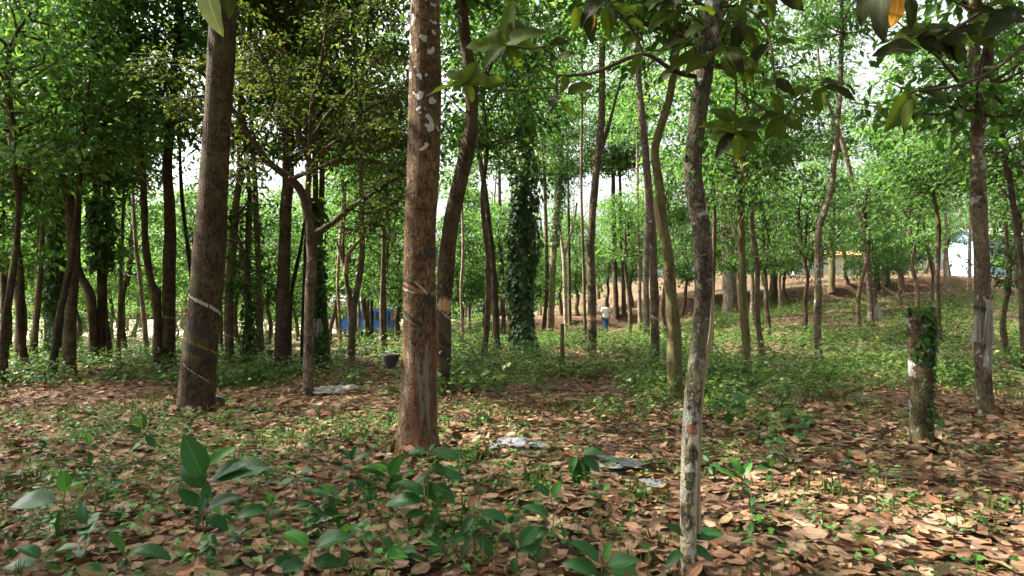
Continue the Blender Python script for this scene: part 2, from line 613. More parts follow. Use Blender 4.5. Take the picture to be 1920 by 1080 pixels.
M['leaf_olive'] = mat_leaf('olive_leaves', [(0.026, 0.05, 0.012), (0.045, 0.075, 0.016), (0.06, 0.095, 0.018), (0.10, 0.10, 0.02)], 0.42, tcol=1.7)
M['leaf_ivy'] = mat_leaf('ivy_leaves', [(0.03, 0.075, 0.03), (0.05, 0.11, 0.04), (0.16, 0.22, 0.10)], 0.25, rough=0.35)
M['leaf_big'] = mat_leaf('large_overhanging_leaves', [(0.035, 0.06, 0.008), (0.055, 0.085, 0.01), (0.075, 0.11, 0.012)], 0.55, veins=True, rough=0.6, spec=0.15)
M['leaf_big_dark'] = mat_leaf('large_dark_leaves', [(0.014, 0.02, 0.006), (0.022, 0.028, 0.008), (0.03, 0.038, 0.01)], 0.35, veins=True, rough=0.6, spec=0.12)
M['leaf_orange'] = mat_leaf('withered_orange_leaf', [(0.28, 0.12, 0.03), (0.3, 0.14, 0.03), (0.32, 0.15, 0.035)], 0.4, veins=True, rough=0.6)
M['leaf_underside'] = mat_leaf('pale_leaf_underside', [(0.16, 0.2, 0.1), (0.18, 0.22, 0.11), (0.2, 0.24, 0.12)], 0.3, veins=True, rough=0.6)
M['leaf_seed'] = mat_leaf('glossy_seedling_leaves', [(0.008, 0.042, 0.012), (0.013, 0.058, 0.015), (0.022, 0.08, 0.018), (0.045, 0.085, 0.018)], 0.25, veins=True, rough=0.36, spec=0.22, objvar=0.3)
M['leaf_seed_lite'] = mat_leaf('fresh_seedling_leaves', [(0.03, 0.13, 0.02), (0.05, 0.17, 0.024), (0.07, 0.21, 0.03)], 0.35, veins=True, rough=0.35, objvar=0.2)
M['leaf_cover'] = mat_leaf('ground_cover_leaves', [(0.025, 0.065, 0.016), (0.045, 0.10, 0.022), (0.075, 0.135, 0.028), (0.14, 0.18, 0.045)], 0.33, tcol=1.6)
M['leaf_weed'] = mat_leaf('weed_leaves', [(0.025, 0.085, 0.022), (0.04, 0.12, 0.026), (0.09, 0.19, 0.035)], 0.3)
M['grass'] = mat_leaf('grass_blades', [(0.05, 0.10, 0.02), (0.09, 0.14, 0.03), (0.17, 0.17, 0.05)], 0.3)
M['litter'] = mat_leaf('dead_leaves', [(0.05, 0.027, 0.017), (0.14, 0.072, 0.041), (0.23, 0.12, 0.068), (0.27, 0.165, 0.10), (0.085, 0.042, 0.026), (0.21, 0.085, 0.042),
                                       (0.31, 0.215, 0.145), (0.12, 0.06, 0.036), (0.21, 0.16, 0.08), (0.26, 0.165, 0.115), (0.15, 0.105, 0.078)], 0.12, tcol=1.2, rough=0.8, veins=True, spec=0.15, objvar=0.0)
M['soil_black'] = mat_plain('black_smear', (0.02, 0.017, 0.016), 0.6)
M['latex_white'] = mat_plain('dried_latex', (0.34, 0.31, 0.25), 0.7, var=0.7, scale=50)
M['paint_yellow'] = mat_plain('yellow_smear', (0.15, 0.125, 0.025), 0.7, var=0.8, scale=45)
M['scrape_tan'] = mat_plain('scraped_panel', (0.40, 0.24, 0.12), 0.8, var=0.35, scale=25)
M['scrape_red'] = mat_plain('freshly_cut_bark', (0.24, 0.10, 0.055), 0.8, var=0.5, scale=45)
M['cup_black'] = mat_plain('sooty_cup', (0.03, 0.03, 0.032), 0.55, 0.4, var=0.5, scale=18)
M['wire'] = mat_plain('rusty_wire', (0.05, 0.04, 0.035), 0.5, 0.5, 0.6)
M['shirt_white'] = mat_plain('white_shirt', (0.75, 0.73, 0.70), 0.85, 0.1)
M['denim'] = mat_plain('blue_denim', (0.06, 0.13, 0.30), 0.9, 0.1)
M['skin'] = mat_plain('skin', (0.23, 0.12, 0.075), 0.6, 0.3)
M['hair'] = mat_plain('black_hair', (0.012, 0.010, 0.009), 0.5, 0.3)
M['wall_white'] = mat_plain('whitewashed_wall', (0.55, 0.54, 0.52), 0.85, 0.1, var=0.08, scale=2)
M['wall_blue'] = mat_plain('pale_blue_wall', (0.24, 0.34, 0.5), 0.85, 0.1, var=0.1, scale=2)
M['roof_tile'] = mat_plain('orange_roof', (0.30, 0.17, 0.08), 0.8, 0.1, var=0.25, scale=6)
M['roof_grey'] = mat_plain('grey_roof_sheet', (0.3, 0.31, 0.33), 0.6, 0.3)
M['dark_glass'] = mat_plain('dark_glass', (0.03, 0.035, 0.04), 0.1, 0.5)
M['truck_blue'] = mat_plain('blue_paint', (0.015, 0.11, 0.36), 0.5, 0.4, var=0.3)
M['tyre'] = mat_plain('tyre_rubber', (0.02, 0.02, 0.02), 0.8, 0.2)
M['steel'] = mat_plain('steel_rim', (0.4, 0.4, 0.42), 0.4, 0.5, 0.7)


def plastic(name, col, alpha):
    m, nt, N, Lk, b = newmat(name)
    tc = N.new('ShaderNodeTexCoord')
    nz = noise_t(N, Lk, tc.outputs['Object'], 7, 5)
    c = mixc(N, Lk, nz, tuple(v * 0.7 for v in col), col)
    Lk.new(c, b.inputs['Base Color'])
    b.inputs['Roughness'].default_value = 0.4
    tl = N.new('ShaderNodeBsdfTranslucent')
    Lk.new(c, tl.inputs[0])
    mx = N.new('ShaderNodeMixShader')
    mx.inputs[0].default_value = 0.4
    Lk.new(b.outputs[0], mx.inputs[1])
    Lk.new(tl.outputs[0], mx.inputs[2])
    tp = N.new('ShaderNodeBsdfTransparent')
    mx2 = N.new('ShaderNodeMixShader')
    mx2.inputs[0].default_value = alpha
    Lk.new(tp.outputs[0], mx2.inputs[1])
    Lk.new(mx.outputs[0], mx2.inputs[2])
    Lk.new(mx2.outputs[0], N['Material Output'].inputs[0])
    return m


M['plastic_grey'] = plastic('dusty_clear_plastic', (0.27, 0.29, 0.31), 0.98)
M['plastic_white'] = plastic('milky_plastic', (0.45, 0.43, 0.39), 0.7)


def ground_mat():
    m, nt, N, Lk, b = newmat('forest_floor')
    geo = N.new('ShaderNodeNewGeometry')
    pos = geo.outputs['Position']
    nzv = N.new('ShaderNodeTexNoise')
    nzv.inputs['Scale'].default_value = 5.0
    Lk.new(pos, nzv.inputs['Vector'])
    sc = N.new('ShaderNodeVectorMath')
    sc.operation = 'SCALE'
    sc.inputs['Scale'].default_value = 0.16
    Lk.new(nzv.outputs[1], sc.inputs[0])
    ad = N.new('ShaderNodeVectorMath')
    Lk.new(pos, ad.inputs[0])
    Lk.new(sc.outputs[0], ad.inputs[1])
    v = N.new('ShaderNodeTexVoronoi')
    v.inputs['Scale'].default_value = 8.5
    Lk.new(ad.outputs[0], v.inputs['Vector'])
    se = N.new('ShaderNodeSeparateXYZ')
    Lk.new(v.outputs['Color'], se.inputs[0])
    r = ramp(N, [(0, (0.06, 0.036, 0.022)), (0.25, (0.15, 0.085, 0.05)), (0.5, (0.16, 0.10, 0.064)), (0.75, (0.12, 0.068, 0.045)), (1, (0.21, 0.15, 0.105))])
    Lk.new(se.outputs[0], r.inputs[0])
    ed = ramp(N, [(0.0, (1, 1, 1)), (0.62, (0.9, 0.9, 0.9)), (0.95, (0.25, 0.23, 0.22))])
    dd = math_n(N, Lk, 'MULTIPLY', v.outputs['Distance'], 1.25)
    Lk.new(dd, ed.inputs[0])
    col = mixc(N, Lk, 1.0, r.outputs[0], ed.outputs[0], 'MULTIPLY')
    # low moss and grass film in patches
    ng = noise_t(N, Lk, pos, 0.35, 6, 0.65)
    rg = ramp(N, [(0.50, (0, 0, 0)), (0.62, (1, 1, 1))])
    Lk.new(ng, rg.inputs[0])
    nf = noise_t(N, Lk, pos, 30, 5, 0.7)
    gcol = mixc(N, Lk, nf, (0.03, 0.05, 0.014), (0.13, 0.14, 0.05))
    col = mixc(N, Lk, math_n(N, Lk, 'MULTIPLY', rg.outputs[0], 0.6), col, gcol)
    # bare pale earth of the clearing far on the left
    sx = N.new('ShaderNodeSeparateXYZ')
    Lk.new(pos, sx.inputs[0])
    my = N.new('ShaderNodeMapRange')
    my.inputs['From Min'].default_value = 21
    my.inputs['From Max'].default_value = 26
    Lk.new(sx.outputs[1], my.inputs[0])
    mxr = N.new('ShaderNodeMapRange')
    mxr.inputs['From Min'].default_value = -12
    mxr.inputs['From Max'].default_value = -17
    Lk.new(sx.outputs[0], mxr.inputs[0])
    ne = noise_t(N, Lk, pos, 0.6, 5)
    re = ramp(N, [(0.35, (0, 0, 0)), (0.5, (1, 1, 1))])
    Lk.new(ne, re.inputs[0])
    f = math_n(N, Lk, 'MULTIPLY', math_n(N, Lk, 'MULTIPLY', my.outputs[0], mxr.outputs[0]), re.outputs[0])
    col = mixc(N, Lk, f, col, mixc(N, Lk, nf, (0.38, 0.29, 0.2), (0.56, 0.46, 0.34)))
    # raw dark soil on the steep face of the bank
    sn = N.new('ShaderNodeSeparateXYZ')
    Lk.new(geo.outputs['Normal'], sn.inputs[0])
    ms = N.new('ShaderNodeMapRange')
    ms.inputs['From Min'].default_value = 0.93
    ms.inputs['From Max'].default_value = 0.84
    Lk.new(sn.outputs[2], ms.inputs[0])
    col = mixc(N, Lk, math_n(N, Lk, 'MULTIPLY', ms.outputs[0], 0.85), col, mixc(N, Lk, nf, (0.03, 0.018, 0.012), (0.10, 0.06, 0.038)))
    Lk.new(col, b.inputs['Base Color'])
    b.inputs['Roughness'].default_value = 0.95
    b.inputs['Specular IOR Level'].default_value = 0.1
    bp = N.new('ShaderNodeBump')
    bp.inputs['Strength'].default_value = 0.8
    bp.inputs['Distance'].default_value = 0.05
    Lk.new(math_n(N, Lk, 'ADD', se.outputs[1], math_n(N, Lk, 'MULTIPLY', nf, 0.5)), bp.inputs['Height'])
    Lk.new(bp.outputs[0], b.inputs['Normal'])
    return m


M['ground'] = ground_mat()

# ------------------------------------------------------------------ ground
def make_ground():
    def axis(lo, hi, fine_lo, fine_hi, step, growth):
        a = list(np.arange(fine_lo, fine_hi + 1e-6, step))
        s = step
        while a[-1] < hi:
            s *= growth
            a.append(a[-1] + s)
        s = step
        while a[0] > lo:
            s *= growth
            a.insert(0, a[0] - s)
        return np.array(a)
    xs = axis(-150, 150, -14, 26, 0.22, 1.12)
    ys = axis(-40, 170, 0, 42, 0.22, 1.12)
    X, Y = np.meshgrid(xs, ys)
    Z = gz(X, np.minimum(Y, 110)) + 0.012 * RNG.normal(size=X.shape)
    V = np.stack([X, Y, Z], -1).reshape(-1, 3)
    r, c = X.shape
    idx = np.arange(r * c).reshape(r, c)
    F = np.stack([idx[:-1, :-1], idx[:-1, 1:], idx[1:, 1:], idx[1:, :-1]], -1).reshape(-1, 4)
    mb = MB()
    mb.add(V, F)
    o = mb.build('ground', M['ground'])
    tag(o, 'forest floor of brown earth rising to a low bank on the right', 'ground', kind='structure')


make_ground()

from mathutils.bvhtree import BVHTree

# ------------------------------------------------------------------ crown prototypes (shared meshes)
def rand_dirs(rg, n):
    return norm(rg.normal(size=(n, 3)))


def crown_mesh(seed, R, H, nclump, per, leafL, low=0.0, pad=0.45, droop=0.35, name='crown', open_=0.0, twig_r=0.035):
    """leader, limbs and clumps of small leaves; origin at the foot of the crown"""
    rg = np.random.default_rng(seed)
    mb = MB()
    lead = np.array([[0, 0, -0.3], [rg.normal() * .1, rg.normal() * .1, H * .3], [rg.normal() * .25, rg.normal() * .25, H * .62], [rg.normal() * .4, rg.normal() * .4, H * .95]])
    C, RR = catmull(lead, [twig_r * 1.5, twig_r * 1.4, twig_r * .9, twig_r * .3], 0.25)
    tube(mb, C, RR, 6, 0, 0.05, seed)
    for k in range(nclump):
        u = (k + rg.uniform()) / nclump
        zz = low * H + (1 - low) * H * u
        prof = math.sin(math.pi * min(1, 0.18 + 0.78 * u)) ** 0.6
        a = k * 2.4 + rg.uniform(-.5, .5)
        rad = R * prof * (rg.uniform(0.35, 1.05) ** 0.7)
        end = np.array([math.cos(a) * rad, math.sin(a) * rad, zz + rg.normal() * 0.15])
        z0 = max(0.0, zz - rad * rg.uniform(0.3, 0.8))
        i = min(len(C) - 1, int(np.argmin(np.abs(C[:, 2] - z0))))
        st = C[i]
        mid = (st + end) / 2 + np.array([0, 0, -0.12 * rad]) + rg.normal(size=3) * 0.12
        LC, LR = catmull([st, mid, end], [twig_r * .7, twig_r * .45, twig_r * .15], 0.3)
        tube(mb, LC, LR, 5, 0, 0, 0, caps=False)
        n = int(per * rg.uniform(0.5, 1.35))
        spread = pad * rg.uniform(0.6, 1.25)
        off = rg.normal(size=(n, 3)) * np.array([spread, spread, spread * 0.3])
        tpos = rg.uniform(0, 1, n) ** 0.6
        li = np.clip((0.35 + 0.65 * tpos) * (len(LC) - 1), 0, len(LC) - 1).astype(int)
        P = LC[li] + off
        D = norm(off * 0.8 + np.array([math.cos(a), math.sin(a), 0]) * 0.35 + rg.normal(size=(n, 3)) * 0.5 - np.array([0, 0, droop]))
        Nn = norm(np.array([0, 0, 1.0]) + rg.normal(size=(n, 3)) * 0.55)
        L = leafL * rg.uniform(0.6, 1.25, n)
        leaf_simple(mb, P, D, Nn, L, L * 0.46, mat=1)
    return mb.mesh(name, [M['twig'], M['leaf_mid']])


CR = {
    'A': crown_mesh(11, 2.5, 5.0, 46, 135, 0.205, pad=0.44),
    'B': crown_mesh(12, 2.9, 6.0, 52, 140, 0.205, pad=0.48),
    'C': crown_mesh(13, 2.0, 6.5, 42, 112, 0.2, pad=0.4),
    'D': crown_mesh(14, 1.35, 3.4, 28, 75, 0.165, pad=0.3),
    'E': crown_mesh(15, 1.6, 3.0, 30, 75, 0.17, pad=0.32),
    'F': crown_mesh(16, 1.0, 2.2, 20, 55, 0.13, pad=0.24),
    'W': crown_mesh(17, 4.2, 7.5, 60, 130, 0.24, pad=0.7),
    'S': crown_mesh(18, 3.0, 4.2, 20, 60, 0.17, pad=0.5),
}


def add_crown(tree, kind, loc, scale=1.0, mat='leaf_mid', rz=None, sz=None):
    o = link('crown', CR[kind], tree, loc)
    s = scale
    o.scale = (s, s, s * (sz or 1.0))
    o.rotation_euler = (0, 0, random.uniform(0, 6.28) if rz is None else rz)
    o.material_slots[1].link = 'OBJECT'
    o.material_slots[1].material = M[mat]
    return o


TREE = {}


class Trunk:
    pass


def make_tree(key, label, bark, pts, crown='A', zc=5.0, cs=1.0, mat='leaf_mid', Y=None, H=None, seg=None, rough=0.05, flare=(0.25, 0.28, 3),
              group=None, cat='tree', lean=0.0, name='tree', base=None, topr=0.5, csz=None):
    """pts: (px, py, width px) from the foot up, in the photograph's pixels; the tree stands where its foot meets the ground"""
    if base is None:
        hit = ground_hit(pts[0][0], pts[0][1]) if Y is None else None
        if hit is None:
            Yb = Y
            b = at(pts[0][0], pts[0][1], Yb)
            b[2] = float(gz(b[0], b[1]))
        else:
            b = hit
    else:
        b = np.array(base, float)
    Yb = b[1]
    P, R = [], []
    for i, (px, py, w) in enumerate(pts):
        q = b.copy() if i == 0 else at(px, py, Yb)
        if i:
            q[1] += lean * (q[2] - b[2])
        P.append(q)
        R.append(w / 2 / FPX * Yb)
    P = np.array(P)
    P = P[np.concatenate([[True], np.diff(P[:, 2]) > 0.01])] if len(P) > 2 else P
    R = R[:len(P)]
    top = P[-1]
    Hz = b[2] + (H if H else zc + 2.2)
    if Hz > top[2] + 0.3:
        d = P[-1] - P[-2]
        d = d / max(d[2], 0.05)
        rest = Hz - top[2]
        q1 = top + np.array([d[0] * 0.6, 0.02, 1]) * rest * 0.5
        q2 = top + np.array([d[0] * 0.35, 0.05, 1]) * rest
        P = np.vstack([P, q1, q2])
        R = list(R) + [R[-1] * (0.5 + topr / 2), R[-1] * topr]
    root = empty(name, b)
    tag(root, label, cat, group)
    pl = P - b
    pl[0, 2] -= 0.12
    near = Yb < 12
    C, RR = catmull(pl, R, 0.06 if Yb < 8 else (0.1 if near else 0.2))
    sg = seg or (40 if Yb < 8 else 24 if near else 12)
    mb = MB()
    tube(mb, C, RR, sg, 0, rough, hash(key) % 1000 if isinstance(key, int) else sum(map(ord, key)) * 7 % 997, flare=flare)
    tr = mb.build('trunk', M[bark], root)
    t = Trunk()
    t.root, t.trunk, t.C, t.R, t.b, t.Y = root, tr, C, RR, b, Yb
    TREE[key] = t
    if crown:
        i = int(np.argmin(np.abs(C[:, 2] - zc)))
        add_crown(root, crown, C[i], cs, mat, sz=csz)
    return t


def axis_at(t, z):
    x = np.interp(z, t.C[:, 2], t.C[:, 0])
    y = np.interp(z, t.C[:, 2], t.C[:, 1])
    r = np.interp(z, t.C[:, 2], t.R)
    return np.array([x, y, z]), r


def z_of(t, py):
    return at(960, py, t.Y)[2] - t.b[2]


def band(t, a0, a1, py0, py1, hpx, mat, name, seed=0, proud=0.0035, ragged=0.9, parent=None, taper=True):
    """a strip that hugs the trunk; angles in degrees, -90 = left edge, 0 = facing the camera, +90 = right edge"""
    rg = np.random.default_rng(seed)
    n = 44
    az = math.atan2(t.b[0], t.b[1])
    ths = np.radians(np.linspace(a0, a1, n))
    zs = np.linspace(z_of(t, py0), z_of(t, py1), n)
    hh = hpx / FPX * t.Y / 2
    if not hasattr(t, 'bvh'):
        me = t.trunk.data
        t.bvh = BVHTree.FromPolygons([v.co[:] for v in me.vertices], [p.vertices[:] for p in me.polygons])
    V = []
    for k in range(n):
        e = math.sin(math.pi * (k + 0.4) / (n - 0.2)) ** 0.4 if taper else 1
        h0 = hh * e * (1 + ragged * rg.uniform(-0.7, 0.45))
        h1 = hh * e * (1 + ragged * rg.uniform(-0.7, 0.45))
        th = ths[k] - az
        d = np.array([math.sin(th), -math.cos(th), 0])
        for dz, pr in ((-h0 * 1.1, -.02), (-h0, proud), (0, proud), (h1, proud), (h1 * 1.1, -.02)):
            c2, r2 = axis_at(t, zs[k] + dz)
            hit = t.bvh.ray_cast(Vector(c2 + d * r2 * 3), Vector(-d))[0]
            q = np.array(hit) if hit is not None else c2 + d * r2
            V.append(q + d * pr)
    idx = np.arange(n * 5).reshape(n, 5)
    F = np.stack([idx[:-1, :-1], idx[1:, :-1], idx[1:, 1:], idx[:-1, 1:]], -1).reshape(-1, 4)
    F = F.reshape(n - 1, 4, 4)[rg.uniform(size=n - 1) > (.1 if hpx > 6 else .22)].reshape(-1, 4)     # worn through in places
    mb = MB()
    mb.add(np.array(V), F, smooth=False)
    return mb.build(name, M[mat], t.trunk if parent is None else parent)


def branch(t, pts, r0, r1, mat='twig', name='branch', dy=None, leaves=None, parent=None, seed=0):
    """a limb through photograph pixels at the tree's own distance; dy: offset in depth per point"""
    P = []
    for i, (px, py) in enumerate(pts):
        q = at(px, py, t.Y + (dy[i] if dy else 0)) - t.b
        P.append(q)
    rad = np.linspace(r0, r1, len(P))
    C, R = catmull(P, rad, 0.08)
    mb = MB()
    tube(mb, C, R, 8, 0, 0.08, seed)
    if leaves:
        leaves(mb, C)
        return mb.build(name, [M[mat], M[leaves.mat]], t.root if parent is None else parent)
    return mb.build(name, M[mat], t.root if parent is None else parent)


def ivy(t, z0, z1, n, rin, rout, L=0.13, mat='leaf_ivy', name='climbing_ivy', seed=3, belly=None, right=False):
    rg = np.random.default_rng(seed)
    z = rg.uniform(z0, z1, n)
    th = rg.normal(size=n) * .9 - .35 if right else rg.uniform(0, 2 * np.pi, n)
    x = np.interp(z, t.C[:, 2], t.C[:, 0])
    y = np.interp(z, t.C[:, 2], t.C[:, 1])
    r0 = np.interp(z, t.C[:, 2], t.R)
    lump = (0.55 + 0.45 * np.sin(z * 1.1 + th + seed)) * (0.5 + 0.5 * np.sin(z * 3.1 + 2 * np.sin(th + z)) * np.cos(th * 2 + z * 1.3))
    if belly is not None:
        lump = lump * np.interp(z, *belly)
    r = r0 + rin + (rout - rin) * lump * rg.uniform(0.15, 1, n)
    out = np.stack([np.cos(th), np.sin(th), 0 * th], -1)
    P = np.stack([x, y, z], -1) + out * r[:, None]
    D = norm(np.array([0, 0, -1.0]) + out * 0.4 + rg.normal(size=(n, 3)) * 0.4)
    Nn = norm(out + np.array([0, 0, 0.6]) + rg.normal(size=(n, 3)) * 0.35)
    LL = L * rg.uniform(0.6, 1.3, n)
    mb = MB()
    leaf_simple(mb, P, D, Nn, LL, LL * 0.85, mat=0)
    return mb.build(name, M[mat], t.root)


# ------------------------------------------------------------------ the trees one can point at
G_RUB = 'tapped rubber trees of the plantation'
make_tree('main', 'thick orange brown tapped trunk in the centre with white lichen discs high up', 'bark_main',
          [(783, 853, 76), (784, 815, 70), (784, 780, 67), (786, 640, 63), (788, 430, 58), (795, 300, 61), (797, 150, 60), (798, 0, 58)],
          'B', 7.6, 1.0, 'leaf_mid', flare=(0.38, 0.17, 4), rough=0.03)
make_tree('bigleft', 'thickest left trunk, leaning right, with slanting white and yellow tapping bands', 'bark_brown',
          [(365, 772, 62), (371, 700, 62), (377, 640, 61), (386, 560, 59), (395, 440, 56), (403, 300, 52), (412, 150, 49), (420, 0, 47)],
          'B', 7.2, 1.1, 'leaf_mid', flare=(0.3, 0.22, 4), rough=0.028)
make_tree('front', 'slender pale trunk nearest the camera right of centre, blotched with white lichen', 'bark_lichen',
          [(1291, 1092, 28), (1292, 960, 28), (1295, 860, 29), (1298, 760, 29), (1305, 680, 30), (1312, 620, 31), (1317, 540, 32), (1318, 470, 34),
           (1312, 410, 34), (1302, 350, 34), (1300, 310, 33), (1306, 240, 34), (1318, 150, 35), (1330, 60, 35), (1340, 0, 35)],
          'S', 4.2, 0.9, 'leaf_mid', flare=(0.1, 0.15, 3), rough=0.05, H=5)
make_tree('behindmain', 'dark leaning trunk close behind the right side of the thick orange brown trunk', 'bark_brown',
          [(829, 736, 25), (832, 650, 26), (833, 570, 29), (838, 490, 30), (845, 420, 30), (858, 360, 30), (871, 305, 28), (883, 240, 25), (884, 180, 24), (877, 110, 23), (868, 30, 22)],
          'A', 7.0, 1.0, 'leaf_mid', rough=0.04)
make_tree('fork', 'tree forking low into dark spreading branches with fine olive leaves', 'bark_red',
          [(578, 741, 19), (579, 680, 18), (580, 600, 18), (583, 500, 18), (582, 450, 19), (579, 410, 13), (577, 370, 11), (578, 320, 9), (581, 260, 8)],
          None, 4.0, 1.0, H=5.2, rough=0.05)
make_tree('seventeen', 'straight mossy brown trunk left of the forked tree with a dark tapping scar', 'bark_brown',
          [(527, 697, 25), (530, 580, 24), (533, 480, 23), (536, 400, 23), (540, 330, 21), (540, 250, 20), (537, 120, 19), (535, 0, 18)],
          'A', 8.0, 1.1, 'leaf_olive')
make_tree('lightcurve', 'curved mossy trunk left of the slender pale front trunk with a swollen pale joint', 'bark_moss',
          [(1265, 756, 26), (1264, 650, 25), (1260, 560, 22), (1253, 490, 20), (1246, 440, 20), (1240, 390, 17), (1234, 330, 17), (1228, 285, 16), (1238, 240, 15), (1254, 190, 15), (1263, 130, 14), (1266, 60, 13)],
          'A', 5.6, 0.8, 'leaf_mid', rough=0.07)
make_tree('reddish', 'tall slim reddish trunk with a white string, just left of the curved mossy trunk', 'bark_red',
          [(1229, 692, 16), (1228, 600, 16), (1226, 520, 15), (1222, 430, 15), (1215, 340, 14), (1207, 250, 13), (1200, 180, 12), (1195, 90, 11)],
          'C', 8.6, 0.9, 'leaf_sunlit')
make_tree('thirteenr', 'dark slim trunk right of the pale front trunk with pale dead side twigs', 'bark_moss',
          [(1402, 717, 17), (1398, 640, 16), (1394, 560, 15), (1391, 480, 14), (1390, 400, 13), (1392, 320, 12), (1395, 200, 10), (1392, 100, 8)],
          'D', 3.4, 0.9, 'leaf_mid', H=6.5)
make_tree('kinked', 'slim kinked trunk on the right with a pale patch, standing in ground cover', 'bark_blotch',
          [(1534, 692, 13), (1533, 600, 14), (1534, 530, 13), (1534, 470, 12), (1537, 425, 12), (1547, 393, 11), (1558, 355, 10), (1565, 290, 10), (1575, 180, 9), (1578, 80, 8)],
          'C', 7.8, 0.8, 'leaf_sunlit', rough=0.08)
make_tree('wrapped', 'grey trunk near the right edge wrapped with torn white plastic', 'bark_blotch',
          [(1845, 777, 29), (1843, 700, 28), (1843, 580, 27), (1841, 480, 27), (1835, 380, 26), (1832, 300, 24), (1832, 200, 22), (1828, 110, 20)],
          'E', 4.0, 1.2, 'leaf_mid', H=6.5)
make_tree('ivytrunk', 'tall trunk right of centre clad in a column of hanging ivy', 'bark_grey',
          [(984, 672, 24), (981, 600, 24), (979, 500, 23), (977, 400, 22), (980, 300, 21), (976, 150, 20), (965, 40, 18)],
          'A', 8.6, 0.9, 'leaf_dark')
make_tree('thirtynine', 'straight light brown tapped trunk just left of the walking person', 'bark_red',
          [(1110, 677, 18), (1110, 600, 17), (1109, 520, 16), (1107, 455, 15), (1113, 380, 14), (1120, 300, 14), (1128, 220, 13), (1129, 100, 12), (1130, 0, 11)],
          'C', 9.0, 0.9, 'leaf_sunlit')
make_tree('palestem', 'pale sunlit trunk between the ivy column and the light brown tapped trunk', 'bark_pale',
          [(1033, 630, 14), (1034, 560, 13), (1037, 490, 12), (1042, 420, 12), (1049, 360, 11), (1051, 290, 11), (1046, 230, 10), (1056, 150, 9), (1068, 80, 8)],
          'C', 11, 1.0, 'leaf_sunlit')
make_tree('thirty', 'slim pale brown trunk left of the ivy column, leaning left as it rises', 'bark_red',
          [(932, 667, 14), (930, 600, 13), (927, 540, 13), (922, 470, 12), (913, 390, 11), (907, 340, 10), (898, 280, 9), (893, 200, 8)],
          'C', 8.8, 0.8, 'leaf_mid')
make_tree('nineteen', 'pale brown trunk behind the white rag, bending left above the fork', 'bark_mid',
          [(613, 692, 14), (611, 630, 13), (606, 570, 13), (601, 520, 13), (600, 450, 12), (602, 390, 11), (604, 300, 10), (600, 180, 9)],
          'A', 8.4, 0.9, 'leaf_olive')
make_tree('ragpost', 'dark ivy wrapped trunk hidden behind the forked tree', 'bark_dark',
          [(598, 700, 15), (597, 620, 15), (596, 540, 14), (594, 470, 13), (592, 380, 11)], 'D', 5.0, 1.0, 'leaf_dark')
make_tree('thirteenl', 'grey brown trunk right of the thickest left trunk with a thin white string', 'bark_mid',
          [(432, 695, 16), (430, 640, 17), (429, 590, 17), (432, 520, 15), (437, 450, 14), (443, 380, 13), (450, 320, 12), (448, 260, 10), (452, 160, 9)],
          'A', 10.0, 0.9, 'leaf_dark')
make_tree('sixteen', 'slim reddish trunk midway between the grey brown trunk and the straight mossy trunk', 'bark_red',
          [(487, 682, 14), (487, 600, 14), (485, 510, 12), (481, 420, 11), (478, 340, 10), (475, 290, 9), (470, 200, 8)],
          'C', 7.8, 0.9, 'leaf_mid')
make_tree('ten', 'straight brown tapped trunk just left of the thickest left trunk', 'bark_brown',
          [(318, 692, 22), (317, 620, 22), (317, 540, 22), (318, 470, 22), (318, 380, 20), (314, 300, 18), (325, 200, 16), (332, 100, 15), (336, 0, 14)],
          'A', 10.5, 1.0, 'leaf_mid')
make_tree('nine', 'brown trunk on the left with a broken side stub and a strong bend', 'bark_brown',
          [(297, 692, 17), (296, 620, 17), (293, 560, 16), (284, 530, 14), (275, 480, 13), (271, 420, 12), (268, 330, 12), (255, 200, 12), (243, 90, 11)],
          'A', 8.0, 1.0, 'leaf_mid', rough=0.07)
make_tree('three', 'tall dark leaning trunk on the far left reaching the top edge', 'bark_brown',
          [(128, 703, 23), (133, 600, 20), (137, 490, 19), (131, 390, 16), (124, 310, 14), (136, 240, 14), (152, 170, 13), (170, 90, 13), (180, 0, 12)],
          'A', 8.4, 1.0, 'leaf_mid', rough=0.07)
make_tree('crooked', 'crooked brown trunk with a sharp elbow beside the tall dark leaning trunk', 'bark_brown',
          [(173, 684, 15), (174, 620, 15), (171, 560, 16), (158, 530, 15), (146, 500, 12), (146, 430, 10), (150, 330, 9)],
          'D', 6.0, 1.2, 'leaf_dark', rough=0.06)
make_tree('four', 'dark straight trunk under a hanging clump of ivy on the left', 'bark_dark',
          [(188, 683, 16), (190, 610, 16), (191, 520, 15), (189, 440, 14), (182, 360, 13), (180, 220, 11)],
          'A', 6.4, 0.9, 'leaf_mid')
make_tree('fourb', 'thin dark stem bowing right beside the ivy clumped dark trunk', 'bark_dark',
          [(206, 683, 9), (204, 640, 9), (198, 590, 8), (197, 520, 7), (199, 440, 6)], 'F', 4.2, 1.2, 'leaf_dark')
make_tree('ivyleft', 'dark trunk fully clad in ivy left of the tall dark leaning trunk', 'bark_dark',
          [(108, 677, 14), (107, 600, 13), (105, 520, 12), (104, 420, 10)], 'D', 4.6, 1.1, 'leaf_mid')
make_tree('two', 'bowed brown trunk second from the left edge', 'bark_brown',
          [(38, 690, 19), (39, 600, 19), (33, 510, 17), (28, 440, 15), (38, 380, 15), (52, 312, 13), (60, 240, 12), (64, 120, 11)],
          'A', 7.4, 1.0, 'leaf_mid', rough=0.06)
make_tree('one', 'dark trunk cut by the left edge of the picture', 'bark_dark',
          [(9, 692, 13), (9, 600, 13), (6, 500, 12), (3, 400, 11), (4, 280, 10)], 'A', 6.2, 0.9, 'leaf_mid')
